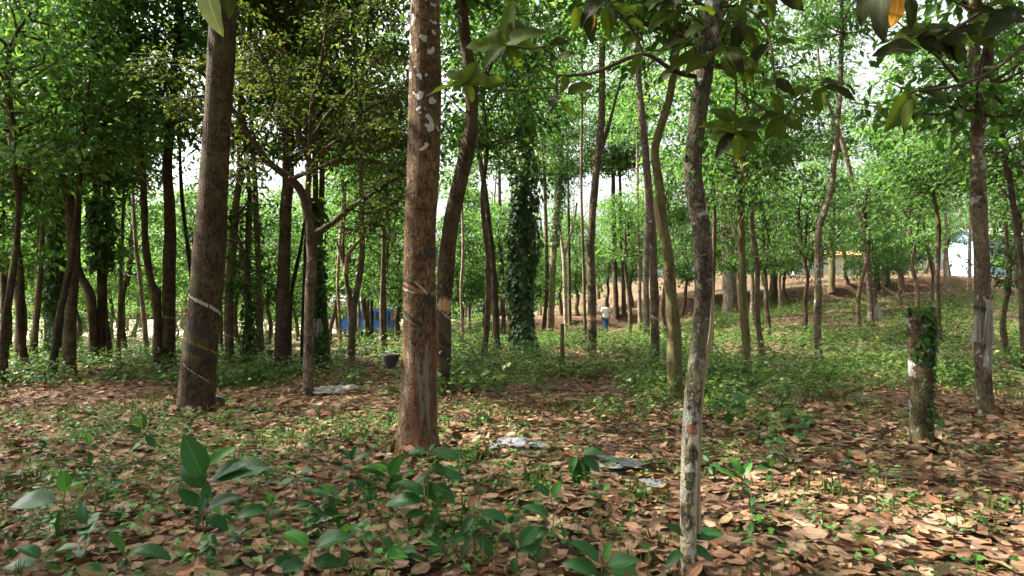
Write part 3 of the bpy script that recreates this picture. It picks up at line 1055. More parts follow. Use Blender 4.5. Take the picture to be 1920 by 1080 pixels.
make_tree('thickfar', 'thick grey far trunk with a dark foot, right of the slender pale front trunk', 'bark_grey',
          [(1371, 577, 32), (1369, 530, 28), (1366, 470, 25), (1362, 410, 23), (1361, 330, 21), (1362, 200, 18)],
          'B', 13, 1.3, 'leaf_mid', Y=36)
make_tree('leanpink', 'pinkish trunk on the right slope leaning left as it rises', 'bark_red',
          [(1635, 613, 11), (1631, 550, 12), (1626, 490, 11), (1618, 430, 11), (1605, 370, 9), (1591, 310, 8), (1571, 240, 7), (1552, 190, 6)],
          'C', 10, 0.8, 'leaf_sunlit')
make_tree('rightdark', 'dark bent trunk against the right edge of the picture', 'bark_dark',
          [(1919, 575, 12), (1912, 480, 11), (1902, 400, 10), (1895, 345, 10), (1885, 290, 9), (1874, 230, 8), (1868, 120, 7)],
          'D', 4.6, 1.1, 'leaf_dark', Y=15)
make_tree('mosspost', 'thin mossy dead stem without leaves in front of the pale sunlit trunk', 'bark_moss',
          [(1056, 707, 9), (1055, 670, 9), (1054, 640, 8), (1054, 607, 7)], None, H=0.5, rough=0.1)

THIN = [
    ('twothin', 'thin grey stem between the bowed trunk and the ivy clad dark trunk', 'bark_mid', [(68, 682, 7), (69, 600, 6), (70, 480, 6), (72, 360, 5)], 'D', 4.5, 'leaf_mid'),
    ('six', 'first thin brown stem right of the bowing dark stem', 'bark_mid', [(222, 677, 8), (224, 600, 7), (227, 520, 7), (230, 420, 6)], 'D', 5.0, 'leaf_mid'),
    ('seven', 'second thin brown stem right of the bowing dark stem', 'bark_red', [(233, 662, 6), (232, 600, 5), (232, 520, 5), (231, 420, 4)], 'D', 6.0, 'leaf_mid'),
    ('stemright', 'thin dark stem curving right beside the straight mossy brown trunk', 'bark_dark', [(543, 690, 8), (543, 640, 8), (546, 555, 7), (556, 500, 7), (566, 450, 6)], 'D', 6.0, 'leaf_mid'),
    ('stemleft', 'thin stem pressed close to the forked tree on its left', 'bark_dark', [(566, 692, 8), (567, 620, 7), (570, 540, 7), (573, 460, 6)], 'D', 6.0, 'leaf_dark'),
    ('eight', 'pale thin trunk leaning left just left of the broken stub tree', 'bark_pale', [(276, 672, 9), (272, 620, 9), (267, 570, 8), (260, 500, 8), (255, 460, 7), (250, 380, 6)], 'D', 6.0, 'leaf_sunlit'),
    ('twelve', 'dark thin stem curving up behind the left side of the thickest left trunk', 'bark_dark', [(374, 690, 10), (368, 600, 9), (358, 510, 8), (349, 440, 7), (342, 380, 7), (338, 310, 6)], 'D', 6.0, 'leaf_dark'),
    ('fourteen', 'short slim stem hidden between the thickest left trunk and the grey brown trunk', 'bark_mid', [(416, 670, 8), (414, 600, 7), (413, 520, 6)], 'F', 4.0, 'leaf_mid'),
    ('fifteen', 'slim young tree with a dense dark crown left of the slim reddish trunk', 'bark_dark', [(468, 697, 9), (467, 640, 9), (465, 580, 8), (463, 520, 7)], 'F', 1.9, 'leaf_dark'),
    ('twenty', 'thin pale stem right of the trunk bending left above the fork', 'bark_pale', [(639, 662, 7), (637, 600, 6), (633, 530, 6), (636, 470, 5), (642, 400, 5)], 'D', 5.6, 'leaf_mid'),
    ('twentyone', 'slim trunk with pale forked upper limbs left of the blue van', 'bark_mid', [(664, 664, 10), (659, 610, 10), (653, 550, 9), (648, 510, 8), (643, 470, 6), (645, 420, 5)], 'D', 6.5, 'leaf_mid'),
    ('twentytwo', 'thinnest pale stem in front of the blue van', 'bark_pale', [(673, 642, 5), (673, 590, 5), (672, 500, 4)], 'D', 5.5, 'leaf_mid'),
    ('twentythree', 'orange brown trunk in front of the blue van', 'bark_red', [(690, 643, 11), (688, 600, 10), (682, 570, 10), (680, 500, 9), (682, 420, 8)], 'A', 7.5, 'leaf_mid'),
    ('twentyfour', 'dark slim trunk right beside the orange brown one at the blue van', 'bark_dark', [(698, 641, 7), (697, 590, 6), (696, 520, 6), (694, 420, 5)], 'D', 6.2, 'leaf_mid'),
    ('twentyfive', 'thin dark stem directly above the hanging cup', 'bark_dark', [(722, 664, 6), (722, 600, 6), (721, 540, 5), (720, 450, 5)], 'D', 4.8, 'leaf_mid'),
    ('twentysix', 'pale thin stem just left of the thick orange brown trunk', 'bark_pale', [(744, 637, 7), (743, 590, 6), (742, 520, 6), (740, 430, 5)], 'D', 6.0, 'leaf_mid'),
    ('twentyeight', 'thin white stem right of the dark leaning trunk', 'bark_pale', [(868, 655, 6), (866, 600, 5), (864, 540, 5), (868, 480, 5), (867, 400, 4)], 'D', 5.5, 'leaf_sunlit'),
    ('twentynine', 'thin dark stem next to the thin white one, nearer the ivy column', 'bark_dark', [(880, 622, 6), (880, 560, 6), (878, 480, 5)], 'D', 6.5, 'leaf_mid'),
    ('thirtyone', 'short slim brown trunk squeezed between the left leaning pale trunk and the ivy column', 'bark_red', [(946, 642, 9), (944, 590, 8), (941, 520, 8), (938, 420, 7)], 'A', 8.2, 'leaf_mid'),
    ('thirtyfour', 'thin stem leaning right at the foot of the pale sunlit trunk', 'bark_mid', [(1017, 632, 8), (1022, 590, 8), (1026, 530, 7), (1024, 440, 7), (1022, 360, 7)], 'A', 9.0, 'leaf_mid'),
    ('thirtyfive', 'pale thin trunk with a Y fork right of the pale sunlit trunk', 'bark_pale', [(1061, 622, 8), (1060, 570, 8), (1058, 520, 7), (1057, 482, 7), (1050, 430, 5), (1047, 390, 4)], 'D', 7.5, 'leaf_sunlit'),
    ('thirtysix', 'dim thin stem behind the Y forked pale trunk', 'bark_dark', [(1069, 606, 7), (1068, 560, 6), (1067, 480, 6)], 'A', 9.0, 'leaf_mid'),
    ('thirtyeight', 'thin straight stem close left of the light brown tapped trunk', 'bark_mid', [(1098, 650, 7), (1096, 580, 6), (1094, 500, 6), (1091, 400, 5), (1090, 300, 5), (1092, 150, 4)], 'C', 10, 'leaf_sunlit'),
    ('forty', 'dark far trunk just right of the walking person', 'bark_dark', [(1156, 592, 10), (1154, 540, 9), (1152, 460, 9), (1150, 350, 8)], 'A', 9.0, 'leaf_mid'),
    ('fortyone', 'second dark far trunk right of the walking person', 'bark_dark', [(1170, 590, 8), (1169, 540, 8), (1166, 460, 7)], 'A', 9.0, 'leaf_sunlit'),
    ('fortytwo', 'whitish thin trunk left of the tall slim reddish trunk', 'bark_pale', [(1200, 628, 7), (1199, 570, 7), (1199, 500, 7), (1196, 420, 6), (1195, 300, 5)], 'C', 10, 'leaf_sunlit'),
    ('fortythree', 'grey trunk half hidden behind the tall slim reddish trunk', 'bark_grey', [(1213, 638, 12), (1212, 580, 12), (1211, 500, 11), (1213, 440, 10), (1212, 330, 9)], 'C', 10, 'leaf_mid'),
    ('fortynine', 'thin brown stem right of the dark slim trunk with dead twigs', 'bark_red', [(1411, 607, 9), (1411, 550, 8), (1410, 470, 7), (1411, 380, 6)], 'D', 7.0, 'leaf_mid'),
    ('fifty', 'brown far trunk before the low white building on its left', 'bark_brown', [(1449, 577, 15), (1451, 520, 14), (1453, 440, 12), (1455, 340, 11)], 'A', 9.0, 'leaf_mid'),
    ('fiftyone', 'pale thin stem beside the brown far trunk at the white building', 'bark_pale', [(1462, 584, 6), (1462, 530, 5), (1461, 470, 5)], 'D', 6.0, 'leaf_mid'),
    ('fiftythree', 'mossy green trunk right behind the slim kinked trunk', 'bark_moss', [(1559, 545, 12), (1560, 490, 12), (1561, 430, 11), (1563, 330, 9)], 'A', 8.0, 'leaf_sunlit'),
    ('fiftyfive', 'thin dark stem touching the pinkish leaning trunk on its right', 'bark_dark', [(1647, 545, 7), (1646, 500, 6), (1645, 420, 6), (1647, 360, 5)], 'D', 6.2, 'leaf_sunlit'),
    ('fiftysix', 'dark trunk under the bright green crown on the right slope', 'bark_dark', [(1661, 530, 14), (1660, 480, 13), (1661, 410, 12)], 'E', 3.2, 'leaf_sunlit'),
    ('fiftyseven', 'pale footed trunk with a dark upper stem, right of the bright green crown', 'bark_pale', [(1690, 555, 9), (1688, 500, 9), (1692, 440, 8), (1701, 390, 8), (1703, 330, 7)], 'A', 7.0, 'leaf_sunlit'),
    ('fiftyeight', 'straight grey trunk standing on top of the bank', 'bark_grey', [(1745, 512, 13), (1745, 450, 12), (1744, 380, 11), (1744, 300, 10)], 'A', 8.0, 'leaf_sunlit'),
    ('fiftynine', 'white footed thin stem left of the plastic wrapped trunk', 'bark_pale', [(1772, 547, 6), (1772, 500, 6), (1773, 440, 5), (1774, 370, 5)], 'D', 6.0, 'leaf_sunlit'),
    ('sixty', 'thin whitish stem touching the plastic wrapped trunk on its left', 'bark_pale', [(1818, 545, 7), (1818, 490, 6), (1819, 420, 5)], 'D', 6.0, 'leaf_sunlit'),
]
for key, lab, bark, pts, ck, zc, lm in THIN:
    make_tree(key, lab, bark, pts, ck, zc, 1.0 if ck != 'F' else 1.1, lm, flare=(0.2, 0.2, 3))

# broken stump
t = make_tree('stump', 'broken trunk stump on the right, its top overgrown with creeper', 'bark_stump',
              [(1727, 842, 42), (1727, 790, 38), (1725, 700, 38), (1724, 640, 39), (1722, 599, 40)], None, H=0.5, rough=0.05, cat='stump', name='stump', flare=(0.15, 0.12, 4))
me = t.trunk.data
top = max(v.co.z for v in me.vertices)
for v in me.vertices:
    if v.co.z > top - 0.02:
        v.co.z += 0.05 * math.sin(v.co.x * 60 + 1) + random.uniform(-.05, .06)
ivy(t, 0.85, 1.40, 300, 0.0, 0.1, 0.075, 'leaf_dark', 'creeper', 5, right=True)
ivy(t, 0.25, 1.1, 130, 0.0, 0.05, 0.06, 'leaf_dark', 'creeper', 6, right=True)

# ------------------------------------------------------------------ tapping cuts on the trunks
t = TREE['main']
band(t, 15, 78, 477, 473, 15, 'soil_black', 'tapping_cut', 1)
band(t, -86, 40, 519, 556, 16, 'soil_black', 'tapping_cut', 2)
band(t, -70, 28, 530, 553, 8, 'scrape_red', 'tapping_cut', 3, proud=0.005)
band(t, -20, 30, 528, 552, 6, 'latex_white', 'latex_run', 4, proud=0.005, ragged=1.0)
band(t, -60, 5, 522, 534, 5, 'paint_yellow', 'tapping_cut', 5, proud=0.005)
band(t, 42, 84, 552, 548, 9, 'paint_yellow', 'tapping_cut', 6)
band(t, -82, -5, 540, 551, 5, 'latex_white', 'latex_run', 7, proud=0.005)
band(t, 12, 60, 562, 566, 16, 'soil_black', 'tapping_cut', 8, ragged=1.0)
band(t, -88, 12, 578, 611, 13, 'soil_black', 'tapping_cut', 9)
band(t, -88, -2, 583, 612, 5, 'paint_yellow', 'tapping_cut', 10, proud=0.005, ragged=1.0)
band(t, 86, 100, 470, 492, 22, 'latex_white', 'latex_lump', 11, proud=0.02)
t = TREE['bigleft']
band(t, -75, 82, 553, 592, 7, 'latex_white', 'tapping_cut', 1, ragged=0.8)
band(t, -82, 86, 602, 644, 17, 'soil_black', 'tapping_cut', 2)
band(t, -84, 86, 629, 668, 3.4, 'paint_yellow', 'tapping_cut', 3)
band(t, -84, 86, 641, 680, 14, 'soil_black', 'tapping_cut', 4)
band(t, -60, 40, 678, 716, 2.2, 'latex_white', 'latex_run', 5)
t = TREE['behindmain']
band(t, -20, 88, 586, 604, 5, 'latex_white', 'tapping_cut', 1)
band(t, -40, 88, 640, 652, 8, 'soil_black', 'tapping_cut', 2)
band(t, -40, 88, 660, 676, 13, 'soil_black', 'tapping_cut', 3)
band(t, -60, 88, 570, 575, 26, 'scrape_tan', 'tapping_panel', 4, proud=0.004)
t = TREE['seventeen']
band(t, -85, 85, 592, 601, 7, 'soil_black', 'tapping_cut', 1)
band(t, -60, 40, 612, 617, 9, 'soil_black', 'tapping_cut', 2, ragged=0.9)
t = TREE['ten']
band(t, -85, 85, 594, 597, 5, 'paint_yellow', 'tapping_cut', 1)
band(t, -85, 85, 604, 606, 7, 'soil_black', 'tapping_cut', 2)
t = TREE['thirteenl']
band(t, -85, 85, 625, 634, 2.5, 'latex_white', 'string', 1)
t = TREE['sixteen']
band(t, -85, 85, 650, 655, 9, 'soil_black', 'tapping_cut', 1)
t = TREE['thirtynine']
band(t, -85, 85, 618, 626, 6, 'soil_black', 'tapping_cut', 1)
band(t, -80, 80, 596, 598, 9, 'scrape_tan', 'tapping_panel', 2)
t = TREE['reddish']
band(t, -88, 88, 590, 601, 4, 'latex_white', 'string', 1, ragged=0.9)
t = TREE['three']
band(t, -80, 80, 682, 688, 3, 'latex_white', 'string', 1)
t = TREE['front']
band(t, -40, 45, 800, 806, 15, 'scrape_red', 'bark_scar', 1, ragged=0.9)
band(t, -35, -8, 763, 763, 6, 'soil_black', 'bark_hole', 2)
branch(t, [(1310, 1000), (1309, 930), (1310, 860), (1314, 760), (1324, 680), (1334, 620), (1336, 560), (1332, 480), (1326, 400)], 0.014, 0.006, 'twig_pale', 'climbing_stem', dy=[.03] * 9, seed=4)
ivy(t, 1.75, 3.9, 130, 0.0, 0.05, 0.05, 'leaf_dark', 'creeper', 6)
t = TREE['lightcurve']
branch(t, [(1240, 440), (1233, 410), (1229, 385), (1228, 368)], 0.05, 0.02, 'twig_pale', 'broken_limb', dy=[0, -.05, -.08, -.1])
t = TREE['thirteenr']
for k, pp in enumerate([[(1391, 480), (1378, 440), (1370, 405), (1362, 380)], [(1391, 398), (1378, 400), (1352, 392)], [(1391, 478), (1420, 482), (1442, 476)],
                        [(1390, 432), (1402, 434), (1428, 452)], [(1391, 470), (1384, 430), (1396, 400)]]):
    branch(t, pp, 0.03 if k == 0 else 0.016, 0.006, 'twig_pale', 'dead_twig', dy=[0, -.1, -.2, -.3][:len(pp)], seed=k)
t = TREE['thirtynine']
branch(t, [(1121, 300), (1140, 240), (1152, 195), (1165, 150)], 0.06, 0.03, 'bark_red', 'branch')
t = TREE['twentyone']
branch(t, [(648, 515), (652, 480), (664, 462), (676, 448)], 0.1, 0.05, 'bark_pale', 'branch')
branch(t, [(646, 500), (636, 470), (632, 455)], 0.07, 0.04, 'bark_pale', 'branch')
t = TREE['thirtyfive']
branch(t, [(1057, 484), (1066, 450), (1076, 418), (1082, 380)], 0.09, 0.05, 'bark_pale', 'branch')
t = TREE['three']
branch(t, [(127, 300), (120, 250), (119, 205), (122, 150)], 0.09, 0.06, 'bark_brown', 'branch')
t = TREE['nine']
branch(t, [(293, 575), (297, 555), (298, 540)], 0.08, 0.05, 'bark_brown', 'broken_stub')
ivy(TREE['ivytrunk'], 0.0, 10.5, 6200, 0.05, 0.95, 0.17, 'leaf_ivy', belly=([0, 1.0, 2.2, 3.5, 6, 9, 10.5], [0.55, 0.25, 0.75, 1.0, 1.05, 0.9, 0.6]))
ivy(TREE['ivyleft'], 0.0, 5.0, 1500, 0.05, 0.5, 0.16, 'leaf_dark', seed=8)
ivy(TREE['four'], 2.5, 4.4, 700, 0.05, 0.9, 0.17, 'leaf_dark', seed=9)
ivy(TREE['ragpost'], 0.2, 4.0, 900, 0.03, 0.3, 0.12, 'leaf_dark', seed=10)
ivy(TREE['fifteen'], 0.1, 1.6, 420, 0.03, 0.25, 0.11, 'leaf_dark', seed=11)
ivy(TREE['palestem'], 5.0, 9.0, 700, 0.05, 0.4, 0.16, 'leaf_ivy', seed=12)


# ------------------------------------------------------------------ the forked tree: dark limbs with sprays of fine olive leaves
class Spray:
    def __init__(self, mat, n, L, spread, seed, frac=0.35, flat=0.35):
        self.mat, self.n, self.L, self.spread, self.seed, self.frac, self.flat = mat, n, L, spread, seed, frac, flat

    def __call__(self, mb, C):
        rg = np.random.default_rng(self.seed)
        m = max(5, self.n // 16)
        for k in range(m):
            i = int((self.frac + (1 - self.frac) * rg.uniform() ** 0.8) * (len(C) - 1))
            st = C[i]
            d = np.append(rg.normal(size=2), rg.normal() * self.flat)
            en = st + norm(d) * self.spread * rg.uniform(0.4, 1.3) + np.array([0, 0, -0.1])
            TC, TR = catmull([st, (st + en) / 2 + np.array([0, 0, .05]), en], [0.008, 0.006, 0.003], 0.15)
            tube(mb, TC, TR, 4, 0, caps=False)
            q = 16
            li = rg.integers(0, len(TC), q)
            P = TC[li] + rg.normal(size=(q, 3)) * 0.06
            D = norm(norm(d) * 0.7 + rg.normal(size=(q, 3)) * np.array([.7, .7, .35]) + np.array([0, 0, -0.2]))
            Nn = norm(np.array([0, 0, 1.0]) + rg.normal(size=(q, 3)) * 0.4)
            L = self.L * rg.uniform(0.6, 1.3, q)
            leaf_simple(mb, P, D, Nn, L, L * 0.5, mat=1)


t = TREE['fork']
limbs = [
    ([(579, 410), (566, 362), (545, 336), (505, 305), (474, 262), (448, 220), (425, 192), (395, 150)], 0.075, 0.03, [0, 0, -.1, -.2, -.3, -.4, -.5, -.6]),
    ([(584, 450), (603, 432), (628, 415), (655, 392), (700, 362), (748, 330)], 0.075, 0.02, [0, .1, .2, .3, .4, .5]),
    ([(578, 330), (600, 290), (640, 260), (700, 245), (750, 240)], 0.04, 0.012, [0, -.3, -.6, -.9, -1.1]),
    ([(580, 300), (560, 250), (540, 200), (528, 140), (520, 70)], 0.045, 0.015, [0, -.2, -.4, -.6, -.8]),
    ([(581, 270), (610, 220), (650, 180), (690, 130), (720, 70)], 0.045, 0.015, [0, .2, .4, .6, .8]),
    ([(545, 336), (590, 318), (640, 300), (690, 300), (740, 312)], 0.04, 0.012, [-.1, -.4, -.7, -.9, -1]),
    ([(505, 305), (470, 300), (450, 320), (432, 350)], 0.03, 0.01, [-.2, -.4, -.5, -.5]),
    ([(474, 262), (500, 220), (515, 180), (500, 120), (470, 60)], 0.035, 0.012, [-.3, -.6, -.9, -1.1, -1.3]),
    ([(448, 220), (470, 180), (480, 140), (455, 90)], 0.03, 0.012, [-.4, -.1, .2, .4]),
    ([(581, 250), (585, 190), (600, 130), (610, 60), (615, -10)], 0.04, 0.012, [0, 0, -.1, -.1, -.2]),
    ([(640, 260), (680, 210), (720, 190), (755, 170)], 0.025, 0.01, [-.6, -.4, -.3, -.2]),
    ([(628, 415), (650, 430), (690, 425), (720, 410)], 0.02, 0.008, [.2, 0, -.2, -.3]),
    ([(655, 392), (690, 400), (730, 385), (760, 365)], 0.02, 0.008, [.3, .5, .6, .6]),
    ([(610, 60), (650, 30), (700, 10), (740, -10)], 0.03, 0.01, [-.1, .3, .6, .8]),
    ([(425, 192), (385, 180), (340, 190), (310, 220)], 0.03, 0.01, [-.5, -.8, -1.0, -1.2]),
    ([(395, 150), (350, 120), (300, 120), (260, 150)], 0.03, 0.01, [-.6, -.9, -1.2, -1.4]),
    ([(500, 120), (460, 60), (440, 10), (430, -30)], 0.03, 0.01, [-1.1, -1.0, -.9, -.8]),
]
for k, (pp, r0, r1, dy) in enumerate(limbs):
    n = 620 if k in (2, 3, 4, 7, 8, 9, 10) else 420
    branch(t, pp, r0, r1, 'twig', 'branch', dy=dy, leaves=Spray('leaf_olive', n, 0.085, 0.55, 40 + k, frac=0.25 if k > 1 else 0.5), seed=k)


# ------------------------------------------------------------------ large leaves hanging close to the camera
def big_leaves(t, items, mat='leaf_big', name='leaf', seed=0, dy=0.0, ratio=0.5):
    rg = np.random.default_rng(seed)
    for k, it in enumerate(items):
        bx, by, tx, ty = it[:4]
        mm = it[4] if len(it) > 4 else mat
        wr = it[5] if len(it) > 5 else ratio
        Y = t.Y + dy + rg.uniform(-.06, .06)
        b = at(bx, by, Y)
        e = at(tx, ty, Y + rg.uniform(-.09, .05))
        d = e - b
        L = np.linalg.norm(d)
        view = norm(np.array([0, 0, CAM_H]) - b)
        Nn = norm(view * rg.uniform(0.5, 0.9) + np.array([rg.normal() * .35, rg.normal() * .2, 0.55]))
        mb = MB()
        leaf_full(mb, b - t.b, d, Nn, L * 1.06, L * wr * rg.uniform(.9, 1.1), curl=rg.uniform(.2, 1.0), fold=rg.uniform(.06, .26), wav=.03, rows=8, ratio=0.8, wave_seed=seed * 50 + k)
        P2 = b - t.b
        tube(mb, [P2 - norm(d) * 0.018, P2 + norm(d) * 0.01], [0.0022, 0.0018], 5, 0)
        mb.build(name, M[mm], t.root)


t = TREE['front']
branch(t, [(1319, 145), (1290, 141), (1262, 133), (1228, 109), (1205, 101), (1172, 111), (1140, 126), (1108, 138), (1062, 142), (1046, 143), (1043, 165), (1047, 192)], 0.014, 0.004, 'twig', 'branch', dy=[0, -.02, -.04, -.07, -.1, -.13, -.16, -.2, -.24, -.25, -.25, -.25], seed=21)
branch(t, [(1206, 101), (1195, 72), (1176, 42), (1150, 12), (1130, -22)], 0.008, 0.004, 'twig', 'branch', dy=[-.1, -.12, -.14, -.16, -.18], seed=22)
branch(t, [(1043, 165), (1000, 166), (935, 171), (872, 156)], 0.004, 0.0025, 'twig', 'branch', dy=[-.25, -.27, -.29, -.3], seed=23)
branch(t, [(1043, 143), (1032, 118), (1030, 85), (1000, 92), (949, 87)], 0.004, 0.0028, 'twig', 'branch', dy=[-.25, -.26, -.27, -.29, -.3], seed=24)
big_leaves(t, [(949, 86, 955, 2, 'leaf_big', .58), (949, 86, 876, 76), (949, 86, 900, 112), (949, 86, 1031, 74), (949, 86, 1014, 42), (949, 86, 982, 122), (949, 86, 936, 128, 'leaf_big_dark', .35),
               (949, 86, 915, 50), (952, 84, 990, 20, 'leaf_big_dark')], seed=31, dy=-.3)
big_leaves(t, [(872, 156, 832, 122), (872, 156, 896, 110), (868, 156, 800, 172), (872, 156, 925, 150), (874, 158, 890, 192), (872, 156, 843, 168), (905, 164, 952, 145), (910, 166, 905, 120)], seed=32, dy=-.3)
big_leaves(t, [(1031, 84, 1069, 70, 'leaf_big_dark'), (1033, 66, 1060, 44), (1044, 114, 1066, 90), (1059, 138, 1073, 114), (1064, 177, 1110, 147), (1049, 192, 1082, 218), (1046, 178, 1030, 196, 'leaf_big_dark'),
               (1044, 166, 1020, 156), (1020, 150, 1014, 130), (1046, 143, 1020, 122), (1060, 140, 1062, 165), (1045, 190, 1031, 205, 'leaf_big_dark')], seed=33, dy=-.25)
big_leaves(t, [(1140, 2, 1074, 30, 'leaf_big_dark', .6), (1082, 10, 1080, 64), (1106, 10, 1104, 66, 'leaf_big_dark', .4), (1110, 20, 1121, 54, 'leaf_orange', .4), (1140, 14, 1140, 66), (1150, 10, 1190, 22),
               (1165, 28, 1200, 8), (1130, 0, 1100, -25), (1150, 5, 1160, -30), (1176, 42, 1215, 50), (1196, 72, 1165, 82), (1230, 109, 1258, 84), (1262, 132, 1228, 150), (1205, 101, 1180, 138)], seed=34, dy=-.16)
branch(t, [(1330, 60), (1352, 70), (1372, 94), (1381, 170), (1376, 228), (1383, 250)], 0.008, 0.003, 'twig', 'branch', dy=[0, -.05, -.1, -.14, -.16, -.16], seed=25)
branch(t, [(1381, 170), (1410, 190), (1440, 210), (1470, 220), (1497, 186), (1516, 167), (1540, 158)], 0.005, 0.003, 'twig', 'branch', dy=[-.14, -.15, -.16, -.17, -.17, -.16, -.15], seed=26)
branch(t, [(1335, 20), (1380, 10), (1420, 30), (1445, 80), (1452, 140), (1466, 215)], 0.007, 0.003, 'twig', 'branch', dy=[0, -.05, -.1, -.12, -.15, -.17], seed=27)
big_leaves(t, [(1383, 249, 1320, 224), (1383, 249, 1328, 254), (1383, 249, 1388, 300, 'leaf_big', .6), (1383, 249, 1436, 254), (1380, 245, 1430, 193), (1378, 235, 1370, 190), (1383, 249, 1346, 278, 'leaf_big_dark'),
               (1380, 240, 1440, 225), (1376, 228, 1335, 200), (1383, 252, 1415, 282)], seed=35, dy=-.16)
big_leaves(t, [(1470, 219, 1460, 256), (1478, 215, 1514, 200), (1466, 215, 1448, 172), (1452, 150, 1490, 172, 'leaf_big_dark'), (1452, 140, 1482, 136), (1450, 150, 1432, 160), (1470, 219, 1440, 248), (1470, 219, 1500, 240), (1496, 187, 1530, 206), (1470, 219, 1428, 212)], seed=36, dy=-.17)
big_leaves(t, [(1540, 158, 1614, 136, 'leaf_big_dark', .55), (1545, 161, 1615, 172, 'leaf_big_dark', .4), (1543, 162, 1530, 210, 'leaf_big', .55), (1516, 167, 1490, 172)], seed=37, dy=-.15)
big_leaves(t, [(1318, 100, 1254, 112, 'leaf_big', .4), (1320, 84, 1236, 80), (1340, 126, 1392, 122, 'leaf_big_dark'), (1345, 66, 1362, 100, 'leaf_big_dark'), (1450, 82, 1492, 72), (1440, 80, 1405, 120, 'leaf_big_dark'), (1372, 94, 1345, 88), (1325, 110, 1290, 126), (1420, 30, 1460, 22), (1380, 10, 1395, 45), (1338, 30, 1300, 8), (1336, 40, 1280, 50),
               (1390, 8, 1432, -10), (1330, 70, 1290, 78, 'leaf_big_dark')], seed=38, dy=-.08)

rg = np.random.default_rng(91)
for k, (x0, y0, x1, y1) in enumerate([(1330, 60, 1262, 20), (1334, 40, 1410, 60), (1338, 10, 1470, -8), (1325, 100, 1400, 118), (1336, 20, 1240, -12), (1322, 125, 1270, 60)]):
    d0 = -rg.uniform(.05, .3)
    mid = ((x0 + x1) / 2 + rg.normal() * 6, (y0 + y1) / 2 - 10)
    branch(t, [(x0, y0), mid, (x1, y1)], .006, .0025, 'twig', 'branch', dy=[0, d0 * .6, d0], seed=60 + k)
    its = []
    for q in range(6):
        f = rg.uniform(.35, 1.0)
        bx, by = x0 + (x1 - x0) * f, y0 + (y1 - y0) * f - 10 * (1 - abs(2 * f - 1))
        a = math.atan2(y1 - y0, x1 - x0) + rg.normal() * .9
        L_ = rg.uniform(34, 58)
        its.append((bx, by, bx + math.cos(a) * L_, by + math.sin(a) * L_ * .7 + 14, 'leaf_big' if rg.uniform() < .5 else 'leaf_big_dark', rg.uniform(.42, .56)))
    big_leaves(t, its, seed=100 + k, dy=d0 * .8)


def proj(P):
    d = np.asarray(P, float) - np.array([0, 0, CAM_H])
    f = d[1] * CP + d[2] * SP
    u = -d[1] * SP + d[2] * CP
    return 960 + FPX * d[0] / f, 540 - FPX * u / f


def grow(key, label, x, y, zc, kind, cs, mat, r=0.07, bark='bark_mid', group=None, H=None, sway=0.25, sz=None):
    rg = np.random.default_rng(abs(hash((round(x, 2), round(y, 2)))) % 99999)
    b = np.array([x, y, float(gz(x, y))])
    hts = np.linspace(0, max(zc, 0.8), 5)
    root = empty('tree', b)
    tag(root, label, 'tree', group)
    H = H or zc + 1.5
    hts = np.append(hts, H)
    P = np.stack([np.cumsum(rg.normal(size=6) * sway * .4), np.cumsum(rg.normal(size=6) * sway * .3), hts], -1)
    P[:, :2] -= P[0, :2]
    P[0, 2] = -0.1
    C, R = catmull(P, np.linspace(r, r * .45, 6), 0.25)
    mb = MB()
    tube(mb, C, R, 10, 0, 0.05, int(rg.integers(0, 999)), flare=(0.25, 0.25, 3))
    mb.build('trunk', M[bark], root)
    i = int(np.argmin(np.abs(C[:, 2] - zc)))
    add_crown(root, kind, C[i], cs, mat, sz=sz)
    return root, C


